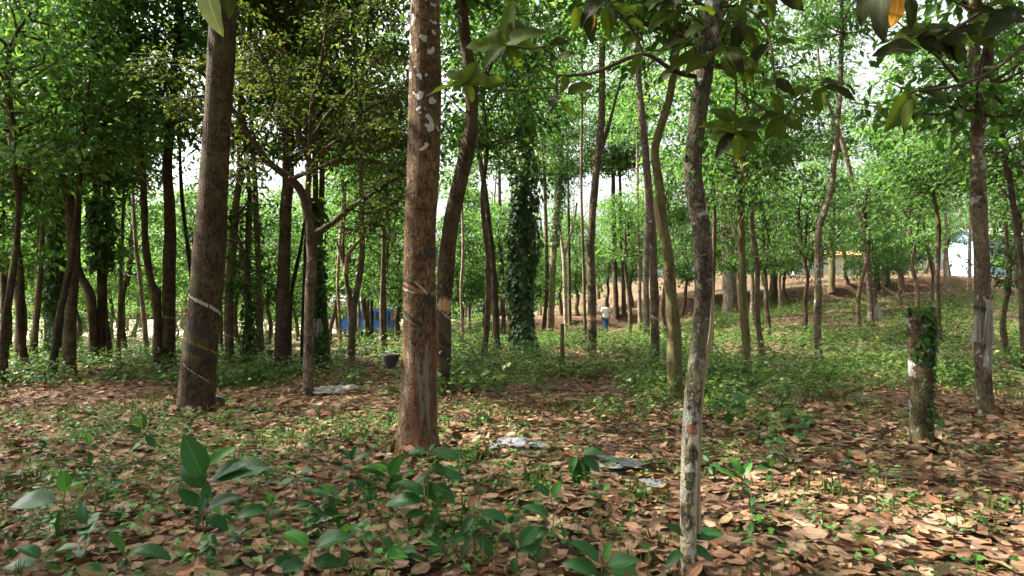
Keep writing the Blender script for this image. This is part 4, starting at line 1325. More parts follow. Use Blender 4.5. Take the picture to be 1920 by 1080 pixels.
# young and far trees whose crowns fill the middle distance:  (px, distance, crown foot height, kind, scale, leaves)
UNDER = {
    ('plantation tree whose leafy crown fills the top of the picture between other crowns', 'crowns along the top of the picture', 'bark_mid'): [
        (455, 16, 5.2, 'A', .9, 'leaf_mid'), (660, 15, 5.0, 'A', .8, 'leaf_olive'), (720, 22, 5.6, 'A', 1.0, 'leaf_mid'), (905, 17, 5.6, 'A', .9, 'leaf_mid'), 
        (1330, 22, 6.0, 'A', 1.0, 'leaf_sunlit'), (1430, 19, 5.2, 'A', .9, 'leaf_mid'), 
        (1760, 21, 5.0, 'A', 1.0, 'leaf_sunlit'),  (1930, 18, 4.6, 'A', .9, 'leaf_mid'),  
        (180, 19, 5.0, 'A', .9, 'leaf_sunlit'), (60, 18, 5.6, 'A', .9, 'leaf_sunlit'), (1390, 34, 7.0, 'B', 1.0, 'leaf_sunlit'), (1750, 36, 5.0, 'B', .9, 'leaf_sunlit')],
    ('young leafy tree crowding the shady left side behind the leaning dark trunks', 'young trees on the left', 'bark_dark'): [
        (25, 20, 2.2, 'A', .75, 'leaf_mid'), (85, 24, 2.0, 'A', .8, 'leaf_sunlit'), (150, 27, 2.0, 'A', .85, 'leaf_mid'), (235, 22, 2.6, 'E', 1.2, 'leaf_sunlit'),
        (300, 28, 2.0, 'A', .8, 'leaf_sunlit'), (360, 24, 2.2, 'E', 1.2, 'leaf_mid'), (-40, 15, 2.4, 'A', .8, 'leaf_mid'), (55, 15, 4.0, 'A', .8, 'leaf_sunlit'), 
        (120, 33, 3.0, 'B', 1.0, 'leaf_sunlit'), (10, 33, 3.0, 'B', 1.0, 'leaf_sunlit'), (210, 36, 2.8, 'B', 1.0, 'leaf_sunlit'), (100, 14, 4.6, 'A', .7, 'leaf_sunlit'), (10, 12.5, 4.0, 'E', 1.2, 'leaf_sunlit')],
    ('young tree with mid green leaves among the trunks left of the thick orange brown trunk', 'young trees left of centre', 'bark_mid'): [
        (405, 30, 2.0, 'A', .8, 'leaf_mid'), (455, 24, 2.4, 'E', 1.1, 'leaf_mid'), (500, 30, 2.0, 'A', .8, 'leaf_dark'), (560, 34, 2.2, 'A', .9, 'leaf_mid'), (620, 30, 2.4, 'A', .8, 'leaf_mid'),
        (668, 26, 2.6, 'E', 1.2, 'leaf_mid'), (640, 36, 1.5, 'F', 1.1, 'leaf_mid'), (150, 38, 1.6, 'E', 1.2, 'leaf_sunlit'), (250, 40, 1.5, 'E', 1.2, 'leaf_sunlit'), (60, 38, 1.5, 'E', 1.2, 'leaf_sunlit'), (390, 42, 1.5, 'E', 1.2, 'leaf_sunlit'), (470, 38, 1.3, 'E', 1.2, 'leaf_mid'), (540, 42, 1.2, 'E', 1.2, 'leaf_sunlit'), (600, 46, 1.4, 'E', 1.2, 'leaf_mid'), (755, 44, 1.2, 'E', 1.2, 'leaf_mid'), (430, 46, 1.0, 'E', 1.2, 'leaf_mid'), (715, 24, 2.2, 'E', 1.2, 'leaf_mid'), (742, 32, 2.0, 'A', .9, 'leaf_mid'), (690, 38, 3.2, 'B', 1.0, 'leaf_sunlit'), (590, 42, 3.2, 'B', 1.1, 'leaf_sunlit'),
        (440, 42, 3.0, 'B', 1.1, 'leaf_mid'), (520, 46, 3.4, 'B', 1.1, 'leaf_sunlit'), (350, 44, 3.0, 'B', 1.1, 'leaf_sunlit')],
    ('young tree with light green leaves standing behind the ivy column and the walking person', 'young trees behind the person', 'bark_mid'): [
        (860, 30, 2.0, 'A', .8, 'leaf_mid'), (905, 36, 2.2, 'A', .9, 'leaf_mid'), (945, 30, 2.6, 'E', 1.2, 'leaf_mid'), (1005, 37, 2.0, 'A', .8, 'leaf_mid'), (1055, 46, 2.0, 'B', .9, 'leaf_sunlit'),
        (1085, 44, 2.2, 'A', .9, 'leaf_sunlit'), (1140, 48, 2.6, 'B', .9, 'leaf_sunlit'), (1185, 44, 2.0, 'A', .9, 'leaf_mid'), (1225, 47, 2.4, 'B', .9, 'leaf_sunlit'), (1275, 40, 2.2, 'A', .9, 'leaf_sunlit'),
        (880, 46, 3.0, 'B', 1.0, 'leaf_mid'), (970, 50, 3.0, 'B', 1.0, 'leaf_sunlit'), (1180, 33, 4.0, 'E', 1.1, 'leaf_sunlit'), (1250, 30, 5.0, 'A', .7, 'leaf_mid')],
    ('sunlit young tree with bright green leaves on the right slope', 'sunlit young trees on the right slope', 'bark_mid'): [
        (1330, 42, 2.4, 'A', .9, 'leaf_mid'), (1390, 30, 2.6, 'E', 1.1, 'leaf_mid'), (1440, 26, 2.8, 'E', 1.1, 'leaf_mid'), (1480, 38, 2.0, 'A', .8, 'leaf_mid'), (1500, 24, 3.0, 'E', 1.1, 'leaf_mid'),
        (1590, 40, 2.4, 'A', .8, 'leaf_sunlit'), (1640, 33, 2.0, 'A', .75, 'leaf_sunlit'), (1690, 36, 2.2, 'A', .8, 'leaf_sunlit'), (1610, 27, 3.6, 'E', 1.2, 'leaf_sunlit'), (1720, 30, 3.4, 'E', 1.2, 'leaf_sunlit'),
        (1780, 44, 2.4, 'B', .8, 'leaf_sunlit'), (1430, 46, 3.0, 'B', 1.0, 'leaf_sunlit'), (1540, 50, 4.2, 'B', 1.0, 'leaf_sunlit'), (1890, 17, 2.0, 'F', 1.1, 'leaf_dark'), (1930, 22, 2.4, 'E', 1.2, 'leaf_mid'), (1905, 40, 3, 'B', .9, 'leaf_mid')],
}
n_u = 0
for (lab, grp, bark), lst in UNDER.items():
    for (px, Y, zc, kind, cs, mat) in lst:
        x = (px - 960) / FPX * Y * 1.0
        n_u += 1
        grow('u%d' % n_u, lab, x, Y, zc, kind, cs, mat, r=0.05 + 0.002 * Y, bark=bark, group=grp)

# tall plantation trees out of view, added so their crowns shade the floor
SHADE = [(-10.4, 5.4, 7.8), (-7.8, 0.4, 7.6), (-12.0, 3.6, 8.4), (-5.4, 1.2, 8.0), (-7.5, -4.5, 8.0), (-10.5, 1.5, 8.2), (-3.0, -5.5, 8.4), (2.2, -4.0, 8.0), (-12.5, 7.0, 8.5), (-6.0, 0.8, 8.3), (5.6, 2.6, 7.5), (8.5, 6.0, 8.5), (-1.2, -1.6, 9.5), (-13.5, -2.5, 8.5), (-8.8, -9.0, 9.0), (10.8, 11.5, 8.5), (-15.0, 12.0, 8.0)]
for k, (x, y, zc) in enumerate(SHADE):
    grow('shade%d' % k, 'unseen tall plantation tree out of view, added to shade the floor', x, y, zc, 'W', random.uniform(.85, 1.0), 'leaf_mid', r=0.15, bark='bark_brown', group='unseen plantation trees added for shade', H=zc + 3)

# overhanging large leaved tree beyond the right edge
b0 = np.array([3.0, 3.3, float(gz(3.0, 3.3))])
root = empty('tree', b0)
tag(root, 'large leaved tree beyond the right edge, its dark branch hanging into the top right corner', 'tree')
mb = MB()
C, R = catmull([[0, 0, -.1], [.02, 0, 1], [0.05, .03, 2], [0.02, .05, 3.2], [0.0, 0, 4.6]], [.07, .06, .055, .05, .03], 0.1)
tube(mb, C, R, 16, 0, .05, 5, flare=(.3, .2, 3))
mb.build('trunk', M['bark_mid'], root)
ov = Trunk()
ov.root, ov.b, ov.Y, ov.C, ov.R = root, b0, 3.3, C, R
add_crown(root, 'E', (0, 0.3, 3.9), 0.9, 'leaf_dark')
branch(ov, [(2125, -110), (2020, -60), (1930, -20), (1860, 10), (1788, 55), (1740, 62), (1700, 66)], .014, .004, 'twig', 'branch', dy=[0, -.1, -.2, -.25, -.3, -.3, -.3], seed=1)
branch(ov, [(2020, -60), (1960, 40), (1880, 120), (1800, 160), (1720, 170), (1700, 178)], .01, .003, 'twig', 'branch', dy=[-.1, -.2, -.3, -.35, -.35, -.35], seed=2)
branch(ov, [(1930, -20), (1820, -60), (1740, -55), (1690, -30), (1660, -24), (1625, -24)], .01, .003, 'twig', 'branch', dy=[-.2, -.25, -.3, -.3, -.3, -.3], seed=3)
big_leaves(ov, [(1712, 176, 1674, 232, 'leaf_big', .5), (1722, 170, 1792, 182, 'leaf_big_dark', .4), (1706, 182, 1694, 244, 'leaf_big', .25), (1657, -24, 1638, 64, 'leaf_big_dark', .4), (1626, -24, 1612, 44, 'leaf_big_dark', .4),
                (1684, -28, 1690, 46, 'leaf_orange', .48), (1704, -10, 1712, 48, 'leaf_big_dark', .35)], seed=51, dy=-.32)
items = []
rg = np.random.default_rng(77)
for k in range(24):
    bx = rg.uniform(1715, 1925)
    by = np.interp(bx, [1700, 1788, 1860, 1930], [66, 55, 10, -10]) + rg.uniform(-14, 34)
    a = rg.uniform(-.6, 1.0) if rg.uniform() < .6 else rg.uniform(2.2, 3.6)
    Lp = rg.uniform(44, 76)
    items.append((bx, by, bx + math.cos(a) * Lp, by + math.sin(a) * Lp * .8, 'leaf_big_dark' if rg.uniform() < .7 else 'leaf_big', rg.uniform(.4, .55)))
big_leaves(ov, items, seed=52, dy=-.28)

# branch reaching in over the thickest left trunk
b1 = np.array([-3.2, 2.4, float(gz(-3.2, 2.4))])
root = empty('tree', b1)
tag(root, 'tree beyond the left edge with one pale large leaf hanging in at the top', 'tree')
mb = MB()
C, R = catmull([[0, 0, -.1], [.0, 0, 1], [0.05, .03, 2], [0.1, .05, 3.2], [0.0, 0, 4.4]], [.07, .06, .055, .05, .03], 0.1)
tube(mb, C, R, 16, 0, .05, 6, flare=(.3, .2, 3))
mb.build('trunk', M['bark_mid'], root)
ovl = Trunk()
ovl.root, ovl.b, ovl.Y = root, b1, 2.4
add_crown(root, 'E', (0, -0.6, 3.9), 0.9, 'leaf_dark')
branch(ovl, [(-690, -420), (-300, -260), (0, -180), (250, -110), (380, -40), (430, -35)], .016, .004, 'twig', 'branch', dy=[0, .05, .1, .1, .1, .1], seed=1)
big_leaves(ovl, [(384, -38, 398, 60, 'leaf_underside', .42), (420, -36, 434, 32, 'leaf_big_dark', .45)], seed=53, dy=.1)


# ------------------------------------------------------------------ the far wood behind everything
def far_wood():
    rg = np.random.default_rng(5)
    mb = MB()
    for k in range(170):
        Y = rg.uniform(54, 95)
        px = rg.uniform(-250, 2200)
        x = (px - 960) / FPX * Y
        z = float(gz(x, min(Y, 110)))
        h = rg.uniform(6, 15)
        P = np.array([[0, 0, -.3], [rg.normal() * .4, 0, h * .4], [rg.normal() * .7, 0, h * .75], [rg.normal(), 0, h]]) + np.array([x, Y, z])
        C, R = catmull(P, [rg.uniform(.1, .2)] * 2 + [.08, .04], 1.0)
        tube(mb, C, R, 6, int(rg.integers(0, 2)), caps=False)
    for k in range(1500):
        Y = rg.uniform(52, 98)
        px = rg.uniform(-300, 2250)
        x = (px - 960) / FPX * Y
        hole = any(abs(px - c) < w_ for c, w_ in ((1060, 85), (1690, 75), (500, 50), (290, 40), (1440, 50), (850, 40)))
        top = 8.5 if hole else 14
        z = float(gz(x, min(Y, 110))) + (rg.uniform(0.2, 1) ** 0.9) * top * rg.uniform(.5, 1)
        n = 42
        sp = rg.uniform(.7, 1.6)
        P = np.array([x, Y, z]) + rg.normal(size=(n, 3)) * np.array([sp, sp, sp * .5])
        D = norm(rg.normal(size=(n, 3)) + np.array([0, 0, -.3]))
        Nn = norm(np.array([0, 0, 1.]) + rg.normal(size=(n, 3)) * .6)
        L = rg.uniform(.25, .5, n)
        leaf_simple(mb, P, D, Nn, L, L * .55, mat=2 + int(rg.integers(0, 2)))
    o = mb.build('far_wood', [M['bark_grey'], M['bark_red'], M['leaf_sunlit'], M['leaf_mid']])
    tag(o, 'far off wood of pale green leaves and thin trunks closing the view', 'wood', kind='stuff')


far_wood()


# ------------------------------------------------------------------ ground cover
def vnoise(x, y, s, seed):
    return np.array([mnoise.noise(Vector((a * s + seed, b * s, seed * .37))) for a, b in zip(x, y)])


def litter():
    rg = np.random.default_rng(21)
    mb = MB()
    for (y0, y1, n, rows, L0, L1) in ((1.6, 5.0, 4600, 6, .06, .15), (5.0, 10, 12500, 4, .06, .15), (10, 19, 19000, 2, .08, .16), (19, 42, 11000, 2, .13, .22)):
        y = np.sqrt(rg.uniform(y0 ** 2, y1 ** 2, n))
        x = rg.uniform(-1, 1, n) * (.80 * y + .5)
        keep = np.ones(n, bool)
        if y0 >= 19:
            keep = (x > -8)
        if y0 >= 10:
            bare = vnoise(x, y, .35, 3) > rg.uniform(-.5, .9, n)
            keep &= ~(bare & (x > -2))
        x, y = x[keep], y[keep]
        n = len(x)
        z = gz(x, y) + rg.uniform(.006, .05, n)
        a = rg.uniform(0, 2 * np.pi, n)
        tilt = rg.normal(size=n) * .11
        D = np.stack([np.cos(a), np.sin(a), tilt], -1)
        Nn = norm(np.stack([rg.normal(size=n) * .3, rg.normal(size=n) * .3, np.where(rg.uniform(size=n) < .5, 1., -1.)], -1))
        sz_ = rg.uniform(size=n)
        L = rg.uniform(L0, L1, n) * np.where(sz_ < .3, .5, np.where(sz_ > .9, 1.45, 1))
        P = np.stack([x, y, z], -1) - D * L[:, None] * .5
        W = L * rg.uniform(.42, .66, n)
        leaf_full(mb, P, D, Nn, L, W, curl=rg.normal(size=n) * .4, fold=rg.normal(size=n) * .13, wav=.03, rows=rows, ratio=.85, wave_seed=int(y0))
    # leaves drifted against the feet of the nearer trunks
    for key in ('main', 'bigleft', 'front', 'behindmain', 'fork', 'lightcurve', 'stump', 'wrapped', 'seventeen'):
        t_ = TREE[key]
        q = int(70 * max(.5, t_.R[0] / .17))
        a = rg.uniform(0, 6.28, q)
        rr = t_.R[0] * 1.25 + rg.exponential(.09, q)
        P = np.stack([t_.b[0] + np.cos(a) * rr, t_.b[1] + np.sin(a) * rr, np.zeros(q)], -1)
        P[:, 2] = gz(P[:, 0], P[:, 1]) + np.clip(.09 - (rr - t_.R[0] * 1.25) * .5, .01, .1) * rg.uniform(.2, 1, q)
        ta = a + rg.normal(size=q) * 1.0 + np.pi
        D = np.stack([np.cos(ta), np.sin(ta), rg.uniform(0, .7, q)], -1)
        L = rg.uniform(.06, .15, q)
        leaf_full(mb, P, D, norm(np.array([0, 0, 1.]) + rg.normal(size=(q, 3)) * .4), L, L * .5, curl=rg.normal(size=q) * .6, fold=rg.normal(size=q) * .15, rows=5, wave_seed=9)
    o = mb.build('leaf_litter', M['litter'])
    tag(o, 'carpet of dry brown fallen leaves over the forest floor', 'fallen leaves', kind='stuff')
    mb = MB()
    for k in range(240):
        y = math.sqrt(rg.uniform(2 ** 2, 14 ** 2))
        x = rg.uniform(-1, 1) * (.8 * y + .3)
        a = rg.uniform(0, 6.28)
        L = rg.uniform(.1, .5)
        z = float(gz(x, y)) + .03
        P = [[x, y, z], [x + math.cos(a) * L * .5, y + math.sin(a) * L * .5, z + rg.uniform(0, .04)], [x + math.cos(a + .2) * L, y + math.sin(a + .2) * L, z + rg.uniform(-.01, .03)]]
        C, R = catmull(P, [.005, .004, .002], .08)
        tube(mb, C, R, 5)
    o = mb.build('twig_litter', M['twig'])
    tag(o, 'thin dry twigs scattered through the fallen leaves', 'twigs', kind='stuff')


litter()


def plants(mb, x, y, h, nleaf, L, rg, spread=.14, wr=.7, stem=True):
    z = gz(x, y)
    for i in range(len(x)):
        n = int(nleaf * rg.uniform(.6, 1.4))
        b = np.array([x[i], y[i], z[i]])
        t_ = rg.uniform(.25, 1, n)
        a = rg.uniform(0, 6.28, n)
        hh = h[i]
        rr = spread * rg.uniform(.2, 1.2, n) * (hh / .3 + .4)
        P = b + np.stack([np.cos(a) * rr, np.sin(a) * rr, t_ * hh], -1)
        D = norm(np.stack([np.cos(a), np.sin(a), rg.uniform(-.5, .3, n)], -1))
        Nn = norm(np.array([0, 0, 1.]) + rg.normal(size=(n, 3)) * .35)
        LL = L * rg.uniform(.6, 1.4, n)
        leaf_simple(mb, P, D, Nn, LL, LL * wr, mat=0)


def undergrowth():
    rg = np.random.default_rng(31)
    n = 38000
    y = np.sqrt(rg.uniform(6.0 ** 2, 39 ** 2, n))
    x = rg.uniform(-1, 1, n) * (.80 * y + .5)
    u = x / y
    px = 960 + FPX * u
    nz = vnoise(x, y, .45, 9) * .8 + vnoise(x, y, 1.4, 5) * .5
    ynear = np.interp(px, [0, 300, 470, 560, 700, 850, 1000, 1250, 1450, 1680, 1920], [11.5, 11.5, 11, 10.6, 10.8, 9.6, 8.8, 8.0, 6.2, 8.2, 12])
    yfar = np.interp(px, [0, 330, 380, 600, 760, 840, 1000, 1300, 1900], [27, 28, 27, 26, 25, 30, 34, 39, 38])
    dens = sstep(0, 1.6, y - ynear) * (1 - sstep(-3, 2, y - yfar))
    w = dens * np.clip(.42 + nz * 1.7, 0, 1) * np.interp(px, [0, 700, 850, 1150, 1900], [.9, .7, 1, 1, .8])
    w *= np.interp(y, [8, 14, 20, 39], [1, 1, .8, .6])
    keep = rg.uniform(size=n) < w
    x, y = x[keep], y[keep]
    h = rg.uniform(.12, .6, len(x)) * np.interp(y, [6, 10, 14], [.45, 1, 1.5]) * (1 + .5 * np.clip(vnoise(x, y, .5, 2), -1, 1))
    h = h * np.where(x < -1.5, .6, .85)
    mb = MB()
    plants(mb, x, y, h, 14, .10, rg, wr=.6)
    # taller broad leaved weeds in drifts among it
    n2 = 1700
    y2 = np.sqrt(rg.uniform(9 ** 2, 36 ** 2, n2))
    x2 = rg.uniform(-.4, 1, n2) * (.78 * y2)
    k2 = vnoise(x2, y2, .33, 71) > rg.uniform(.05, .5, n2)
    x2, y2 = x2[k2], y2[k2]
    plants(mb, x2, y2, rg.uniform(.3, .85, len(x2)), 16, .14, rg, spread=.16, wr=.5)
    o = mb.build('undergrowth', M['leaf_cover'])
    tag(o, 'low leafy green ground cover spreading between the trunks', 'ground cover', kind='stuff')
    # small weeds close by
    n = 3200
    y = np.sqrt(rg.uniform(2 ** 2, 9.5 ** 2, n))
    x = rg.uniform(-1, 1, n) * (.78 * y + .3)
    px = 960 + FPX * x / y
    nz = vnoise(x, y, .8, 14)
    w = np.clip(.25 + nz * .9 + np.interp(px, [0, 600, 900, 1200, 1500, 1920], [.45, .35, .1, -.05, -.05, -.3]), 0, 1)
    keep = rg.uniform(size=n) < w
    x, y = x[keep], y[keep]
    mb = MB()
    plants(mb, x, y, rg.uniform(.04, .15, len(x)), 11, .042, rg, spread=.09, wr=.55)
    n = 420
    y = np.sqrt(rg.uniform(2 ** 2, 8.5 ** 2, n))
    x = rg.uniform(-1, 1, n) * (.78 * y + .3)
    px = 960 + FPX * x / y
    keep = rg.uniform(size=n) < np.clip(vnoise(x, y, .6, 44) + np.interp(px, [0, 700, 1200, 1920], [.75, .6, .35, .15]), 0, 1)
    x, y = x[keep], y[keep]
    plants(mb, x, y, rg.uniform(.10, .28, len(x)), 8, .075, rg, spread=.09, wr=.48)
    o = mb.build('small_weeds', M['leaf_weed'])
    tag(o, 'tiny green weeds sprouting through the fallen leaves', 'weeds', kind='stuff')
    # grass
    n = 2600
    y = np.sqrt(rg.uniform(2.2 ** 2, 17 ** 2, n))
    x = rg.uniform(-1, 1, n) * (.8 * y + .3)
    nz = vnoise(x, y, .5, 24)
    keep = rg.uniform(size=n) < np.clip(.2 + nz * 1.2, 0, 1)
    x, y = x[keep], y[keep]
    z = gz(x, y)
    mb = MB()
    q = 12
    X = np.repeat(x, q) + rg.normal(size=len(x) * q) * .06
    Yy = np.repeat(y, q) + rg.normal(size=len(x) * q) * .06
    Z = np.repeat(z, q)
    a = rg.uniform(0, 6.28, len(X))
    D = norm(np.stack([np.cos(a) * .9, np.sin(a) * .9, rg.uniform(.4, 1.2, len(X))], -1))
    Nn = norm(np.stack([np.cos(a), np.sin(a), np.full(len(X), .4)], -1))
    L = rg.uniform(.05, .16, len(X))
    leaf_simple(mb, np.stack([X, Yy, Z], -1), D, Nn, L, np.full(len(X), .0035), fold=0, bend=.45)
    o = mb.build('grass', M['grass'])
    tag(o, 'sparse thin grass between the fallen leaves', 'grass', kind='stuff')


undergrowth()


# bushes standing out of the ground cover
SHRUB = [(1795, 712, .75, 'leaf_dark', 'dark bush between the stump and the plastic wrapped trunk'), (1012, 690, .7, 'leaf_mid', 'bush at the right foot of the ivy column'), (1395, 652, .6, 'leaf_mid', 'bush behind the dark slim trunk with dead twigs'),
         (478, 722, .5, 'leaf_mid', 'bush left of the foot of the straight mossy brown trunk'), (306, 720, .5, 'leaf_dark', 'low bush left of the foot of the thickest left trunk'), (410, 728, .45, 'leaf_mid', 'low bush right of the foot of the thickest left trunk'),
         (665, 722, .4, 'leaf_mid', 'low bush left of the thick orange brown trunk beyond the white plastic sheet'), (1600, 690, .5, 'leaf_mid', 'bush in the ground cover right of the kinked trunk'), (1180, 740, .45, 'leaf_dark', 'low bush left of the curved mossy trunk'),
         (60, 715, .5, 'leaf_dark', 'low bush at the foot of the bowed trunk on the far left'), (880, 722, .5, 'leaf_mid', 'bush right of the foot of the dark leaning trunk'), (1465, 770, .4, 'leaf_weed', 'lowest bush in the green patch left of the stump'),
         (215, 712, .5, 'leaf_mid', 'low bush in front of the bowing dark stem'), (1700, 640, .6, 'leaf_mid', 'bush far behind the stump')]
for (px, py, hh, mm, lab) in SHRUB:
    g_ = ground_hit(px, py)
    root = empty('shrub', g_)
    tag(root, lab, 'shrub', 'bushes in the ground cover')
    o = link('foliage', CR['F'], root, (0, 0, 0))
    o.scale = (hh * .75, hh * .75, hh * .42)
    o.rotation_euler = (0, 0, random.uniform(0, 6.28))
    o.material_slots[1].link = 'OBJECT'
    o.material_slots[1].material = M[mm]

for k, (px, Y, hh) in enumerate([(20, 27, 1.6), (75, 31, 1.4), (140, 29, 1.8), (205, 33, 1.7), (255, 37, 1.2), (330, 34, 1.7), (400, 30, 1.6), (450, 35, 1.6), (510, 31, 1.5), (560, 36, 1.5), (-30, 24, 1.6), (110, 40, 2.0), (480, 44, 2.0), (770, 44, 1.8), (860, 34, 1.3), (900, 40, 1.6)]):
    x = (px - 960) / FPX * Y
    root = empty('shrub', (x, Y, float(gz(x, Y))))
    tag(root, 'leafy bush at the far edge of the shade, behind the left hand trunks', 'shrub', 'bushes along the far edge of the shade')
    o = link('foliage', CR['E' if k % 2 else 'D'], root, (0, 0, 0))
    o.scale = (hh * .5, hh * .5, hh * .27)
    o.rotation_euler = (0, 0, random.uniform(0, 6.28))
    o.material_slots[1].link = 'OBJECT'
    o.material_slots[1].material = M['leaf_mid' if k % 3 else 'leaf_sunlit']

# ------------------------------------------------------------------ seedlings, leaf by leaf
def seedling(label, base, leaves, mat='leaf_seed', wr=.46, top=None, Y=None, stem=.004, name='seedling', lmat=None, seed=0):
    """leaves: (attach py, tip px, tip py[, material]) in the photograph's pixels"""
    rg = np.random.default_rng(seed + int(base[0]))
    b = ground_hit(*base) if Y is None else at(base[0], base[1], Y)
    if Y is not None:
        b[2] = float(gz(b[0], b[1]))
    root = empty(name, b)
    tag(root, label, 'seedling', 'broad leaved seedlings on the forest floor')
    ty = top if top is not None else min(l[0] for l in leaves)
    P = [np.array([0, 0, -.03])]
    ys = np.linspace(base[1], ty, 5)
    for k in range(1, 5):
        q = at(base[0] + rg.normal() * 2, ys[k], b[1]) - b
        q[1] += rg.normal() * .008
        P.append(q)
    C, R = catmull(P, np.linspace(stem, stem * .55, 5), .02)
    mb = MB()
    tube(mb, C, R, 7)
    mb.build('stem', M['twig_green'], root)
    for l in leaves:
        ay, tx, tyy = l[:3]
        mm = l[3] if len(l) > 3 else mat
        za = at(base[0], ay, b[1])[2] - b[2]
        s = np.array([np.interp(za, C[:, 2], C[:, 0]), np.interp(za, C[:, 2], C[:, 1]), za])
        s = s if 0 <= za else np.array([0, 0, .02])
        e = at(tx, tyy, b[1] + rg.uniform(-.07, .07)) - b
        d = e - s
        L = np.linalg.norm(d)
        view = norm(np.array([0, 0, CAM_H]) - b - s)
        Nn = norm(np.array([rg.normal() * .25, rg.normal() * .2, 1.0]) + view * rg.uniform(.35, .9))
        pet = s + d * .14
        mb = MB()
        leaf_full(mb, pet, d + np.array([0, 0, .14 * L]), Nn, L * .92, L * wr * rg.uniform(.9, 1.15), curl=rg.uniform(.3, .8), fold=rg.uniform(.08, .2), wav=.012, rows=8, ratio=.8, wave_seed=int(tx))
        tube(mb, [s, pet + d * .02], [.0022, .0018], 5)
        mb.build('leaf', M[mm], root)
    return root


M['twig_green'] = mat_plain('green_stem', (0.09, 0.11, 0.03), .7, .2)
LT = 'leaf_seed_lite'
seedling('tallest seedling of the left foreground with deep green leaves in tiers', (381, 1042), [(905, 345, 822), (880, 440, 836, LT), (895, 496, 878), (915, 452, 862), (925, 342, 862), (945, 392, 905), (955, 335, 918), (962, 440, 922), (965, 368, 988), (965, 425, 988), (925, 375, 960)], top=880)
seedling('tallest seedling of the centre foreground in front of the thick orange brown trunk', (803, 1000), [(846, 764, 846), (846, 858, 860), (850, 812, 832), (870, 838, 885), (880, 870, 900), (890, 775, 905), (895, 822, 950), (905, 855, 938), (935, 745, 898), (940, 720, 938), (960, 760, 968), (955, 782, 998), (880, 795, 905)], top=842)
seedling('drooping dark seedling in front of the torn grey plastic sheet', (1087, 912), [(852, 1062, 890), (852, 1125, 885), (856, 1110, 905), (858, 1078, 915), (848, 1130, 848), (846, 1070, 838), (858, 1098, 908)], top=848)
seedling('thin seedling with narrow leaves between the centre seedling and the front trunk', (1034, 1030), [(935, 1006, 904), (935, 1052, 900, LT), (940, 1056, 935), (975, 982, 945), (985, 1078, 1010), (1000, 968, 1010), (990, 1000, 1005)], top=930)
seedling('large glossy seedling at the bottom edge, its upper leaf shining white', (1132, 1100), [(1060, 1078, 1010), (1055, 1146, 1018, LT), (1062, 1198, 1052), (1075, 1238, 1085), (1070, 1120, 1095), (1080, 1060, 1050)], top=1040)
seedling('broad leaved seedling at the bottom edge with one wide shining leaf', (582, 1085), [(1030, 534, 990, LT), (1030, 658, 1000), (1035, 560, 1045, LT), (1050, 505, 1095), (1055, 640, 1060)], top=1022, wr=.6)
seedling('upright bright tipped seedling near the left edge', (122, 1015), [(930, 120, 882, LT), (945, 100, 1002), (940, 10, 938), (945, 165, 945), (930, 132, 900, LT)], top=925)
seedling('pair of bluish leaves in the bottom left corner', (78, 1085), [(1052, 34, 1018), (1052, 140, 1016), (1060, 5, 1060), (1066, 110, 1092, LT)], top=1045)
seedling('low seedling of long leaves left of the tallest left seedling', (238, 1080), [(1035, 320, 1040), (1040, 205, 996, 'leaf_weed'), (1048, 205, 1080), (1040, 262, 1030)], top=1030, wr=.42)
seedling('small dark seedling on the litter behind the tallest left seedling', (268, 872), [(815, 232, 798), (815, 290, 838), (805, 272, 778), (808, 250, 782, LT), (830, 242, 850, LT)], top=805)
seedling('many leaved seedling left of the foot of the thick orange brown trunk', (663, 930), [(868, 645, 838), (868, 700, 842), (865, 668, 836), (880, 640, 870), (880, 622, 885), (885, 690, 885), (885, 716, 880, LT), (900, 655, 925), (905, 640, 920), (900, 690, 915)], top=862)
seedling('low dark leaved seedling between the two tallest foreground seedlings', (558, 930), [(895, 520, 908), (890, 582, 880), (892, 545, 878), (905, 530, 922), (900, 590, 905)], top=888)
seedling('loose clump of green leaves left of the centre seedling', (624, 1000), [(935, 580, 918), (930, 608, 905, LT), (935, 640, 930, LT), (945, 600, 955), (945, 655, 950), (960, 570, 985), (965, 640, 985), (935, 625, 960)], top=928)
seedling('seedling with one curled drooping leaf right of the centre seedling', (892, 1060), [(965, 862, 1002), (960, 955, 975), (970, 925, 1000), (1000, 860, 1050), (1000, 930, 1045), (1008, 835, 1015)], top=958)
seedling('dark seedling low between the curled leaf seedling and the shining leaf seedling', (968, 1088), [(1030, 1010, 985), (1025, 950, 1000), (1040, 962, 1075), (1035, 1012, 1025)], top=1020)
seedling('dark drooping seedling hugging the foot of the slender pale front trunk', (1290, 1094), [(1030, 1250, 1060), (1020, 1340, 1052), (1012, 1358, 1000), (1035, 1275, 1090), (1025, 1262, 1030), (1030, 1325, 1080), (1008, 1255, 985)], top=1005, wr=.38)
seedling('bluish seedling right of the slender pale front trunk', (1364, 805), [(760, 1345, 742), (760, 1386, 738), (765, 1330, 762), (768, 1368, 800), (765, 1400, 765)], top=752)
seedling('small bluish seedling in the green patch left of the stump', (1508, 838), [(805, 1475, 800), (805, 1522, 785), (812, 1490, 815), (806, 1500, 788)], top=800)
seedling('dark pair leaved seedling below the stump', (1594, 892), [(862, 1606, 880), (858, 1580, 850), (865, 1575, 875), (858, 1592, 842, LT)], top=855)
seedling('bright seedling on the litter right of the slender pale front trunk', (1388, 935), [(895, 1374, 856, LT), (895, 1410, 865, LT), (905, 1345, 880, LT), (905, 1420, 905), (910, 1370, 918), (910, 1405, 928)], top=890)
seedling('lone seedling with one ribbed leaf near the right edge', (1852, 1012), [(988, 1862, 1002, LT), (985, 1838, 968, 'leaf_weed'), (992, 1828, 1005), (986, 1882, 1000)], top=980)
